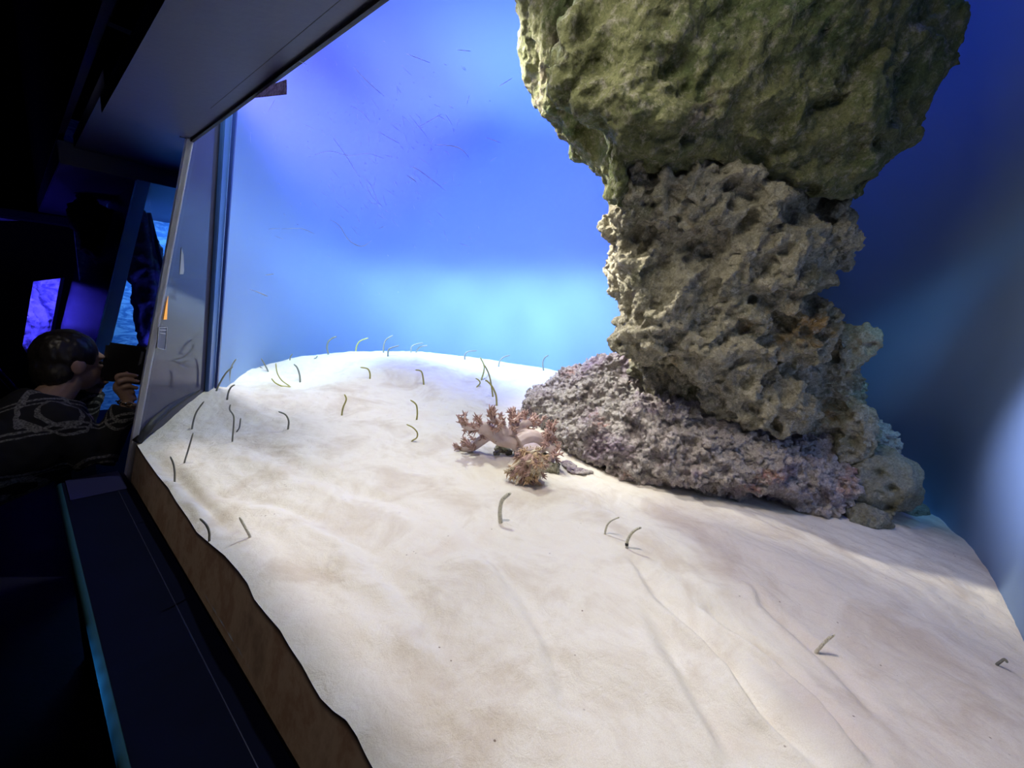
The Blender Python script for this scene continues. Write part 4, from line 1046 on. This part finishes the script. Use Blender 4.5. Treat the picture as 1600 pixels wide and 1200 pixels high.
for s_ in (-1, 1):
    hip = pelvis + D * .09 * s_; knee = P(2.42 + .11 * s_, -.28, -1.02); foot = P(2.42 + .12 * s_, -.40, FZ + .10)
    tr_.append(T([hip, knee], [.11, .08])); tr_.append(T([knee, foot], [.078, .06]))
tm = union_mesh(tr_, .012); tm.name = 'trousers'; tm.materials.append(simple('black_denim', (.01, .01, .015), .85)); tm.polygons.foreach_set('use_smooth', [True] * len(tm.polygons))
ob = bpy.data.objects.new('trousers', tm); COL.objects.link(ob); attach(ob, pr)
hm_ = union_mesh([hball(-.022, 0, .035, (.098, .086, .098), 7, .05), hball(-.05, 0, -.03, (.065, .078, .085), 8, .06)], .006); c = vco(hm_)
setco(hm_, c + vno(hm_) * (.003 * fbm(c * np.array([90, 90, 25]), 2, 4))[:, None])
hm_.name = 'hair'; hm_.materials.append(simple('black_hair', (.015, .012, .012), .4, noise=(60, (.03, .025, .022)))); hm_.polygons.foreach_set('use_smooth', [True] * len(hm_.polygons))
ob = bpy.data.objects.new('hair', hm_); COL.objects.link(ob); attach(ob, pr)
for s_ in (-1, 1):
    mesh_obj('eye', *hball(.078, .03 * s_, .005, (.008, .011, .006)), simple('eye_dark', (.05, .04, .04), .2), pr)
for s_ in (-1, 1):
    foot = P(2.42 + .12 * s_, -.40, FZ + .04); v_, f_ = ball((0, 0, 0), (.055, .14, .042), 0, 3, .03)
    az = math.atan2(-N.x, N.y); rm = Matrix.Rotation(az, 3, 'Z')
    mesh_obj('shoe', [foot + N * .06 + rm @ Vector(q) for q in v_], f_, M['rubber'], pr)
bl = []
ax = (wrR - elR).normalized(); s1 = ax.cross(Vector((0, 0, 1))).normalized(); s2 = ax.cross(s1)
for k in range(12):
    an_ = 2 * math.pi * k / 12; c_ = wrR - ax * .012 + (s1 * math.cos(an_) + s2 * math.sin(an_)) * .035
    tan = (-s1 * math.sin(an_) + s2 * math.cos(an_)); side = ax if k % 2 else (s1 * math.cos(an_) + s2 * math.sin(an_))
    ring = [c_ + tan * .012 * math.cos(t_ * math.pi / 5) + side * .008 * math.sin(t_ * math.pi / 5) for t_ in range(11)]
    bl.append(tube_data(ring, .0026, 6, False))
o = mesh_obj('bracelet', *merge(bl), simple('gold_chain', (.75, .62, .38), .25, 1.0), pr); o['label'] = 'gold chain bracelet'
# the phone
pc = [J(166, 534, 1.66), J(234, 543, 1.545), J(222, 602, 1.525), J(156, 594, 1.645)]
nph = (pc[1] - pc[0]).cross(pc[3] - pc[0]).normalized()
ph = prism('phone', pc, [p + nph * .010 for p in pc], simple('black_phone', (.006, .006, .008), .35))
bm = bmesh.new(); bm.from_mesh(ph.data)
ed = [e for e in bm.edges if abs((e.verts[0].co - e.verts[1].co).normalized().dot(nph)) > .9]
bmesh.ops.bevel(bm, geom=ed, offset=.014, segments=5, affect='EDGES'); bm.to_mesh(ph.data); bm.free()
tag(ph, 'black phone held up against the tank by the person in plaid', 'phone')
def onph(x, y, h=.0): 
    s_ = -1 if (pc[0] - CAM).dot(nph) > 0 else 1
    base_ = pc[0] if s_ < 0 else pc[0] + nph * .010
    return at_plane(x, y, base_ + nph * s_ * .001, nph) + nph * s_ * h
q1 = [onph(x, y) for x, y in ((221, 549), (225, 550), (219, 575), (215, 574))]
o = prism('camera_bar', q1, [p + (CAM - p).normalized() * .002 for p in q1], simple('grey_metal', (.25, .26, .3), .3, .7), ph); o['label'] = 'grey camera bar'
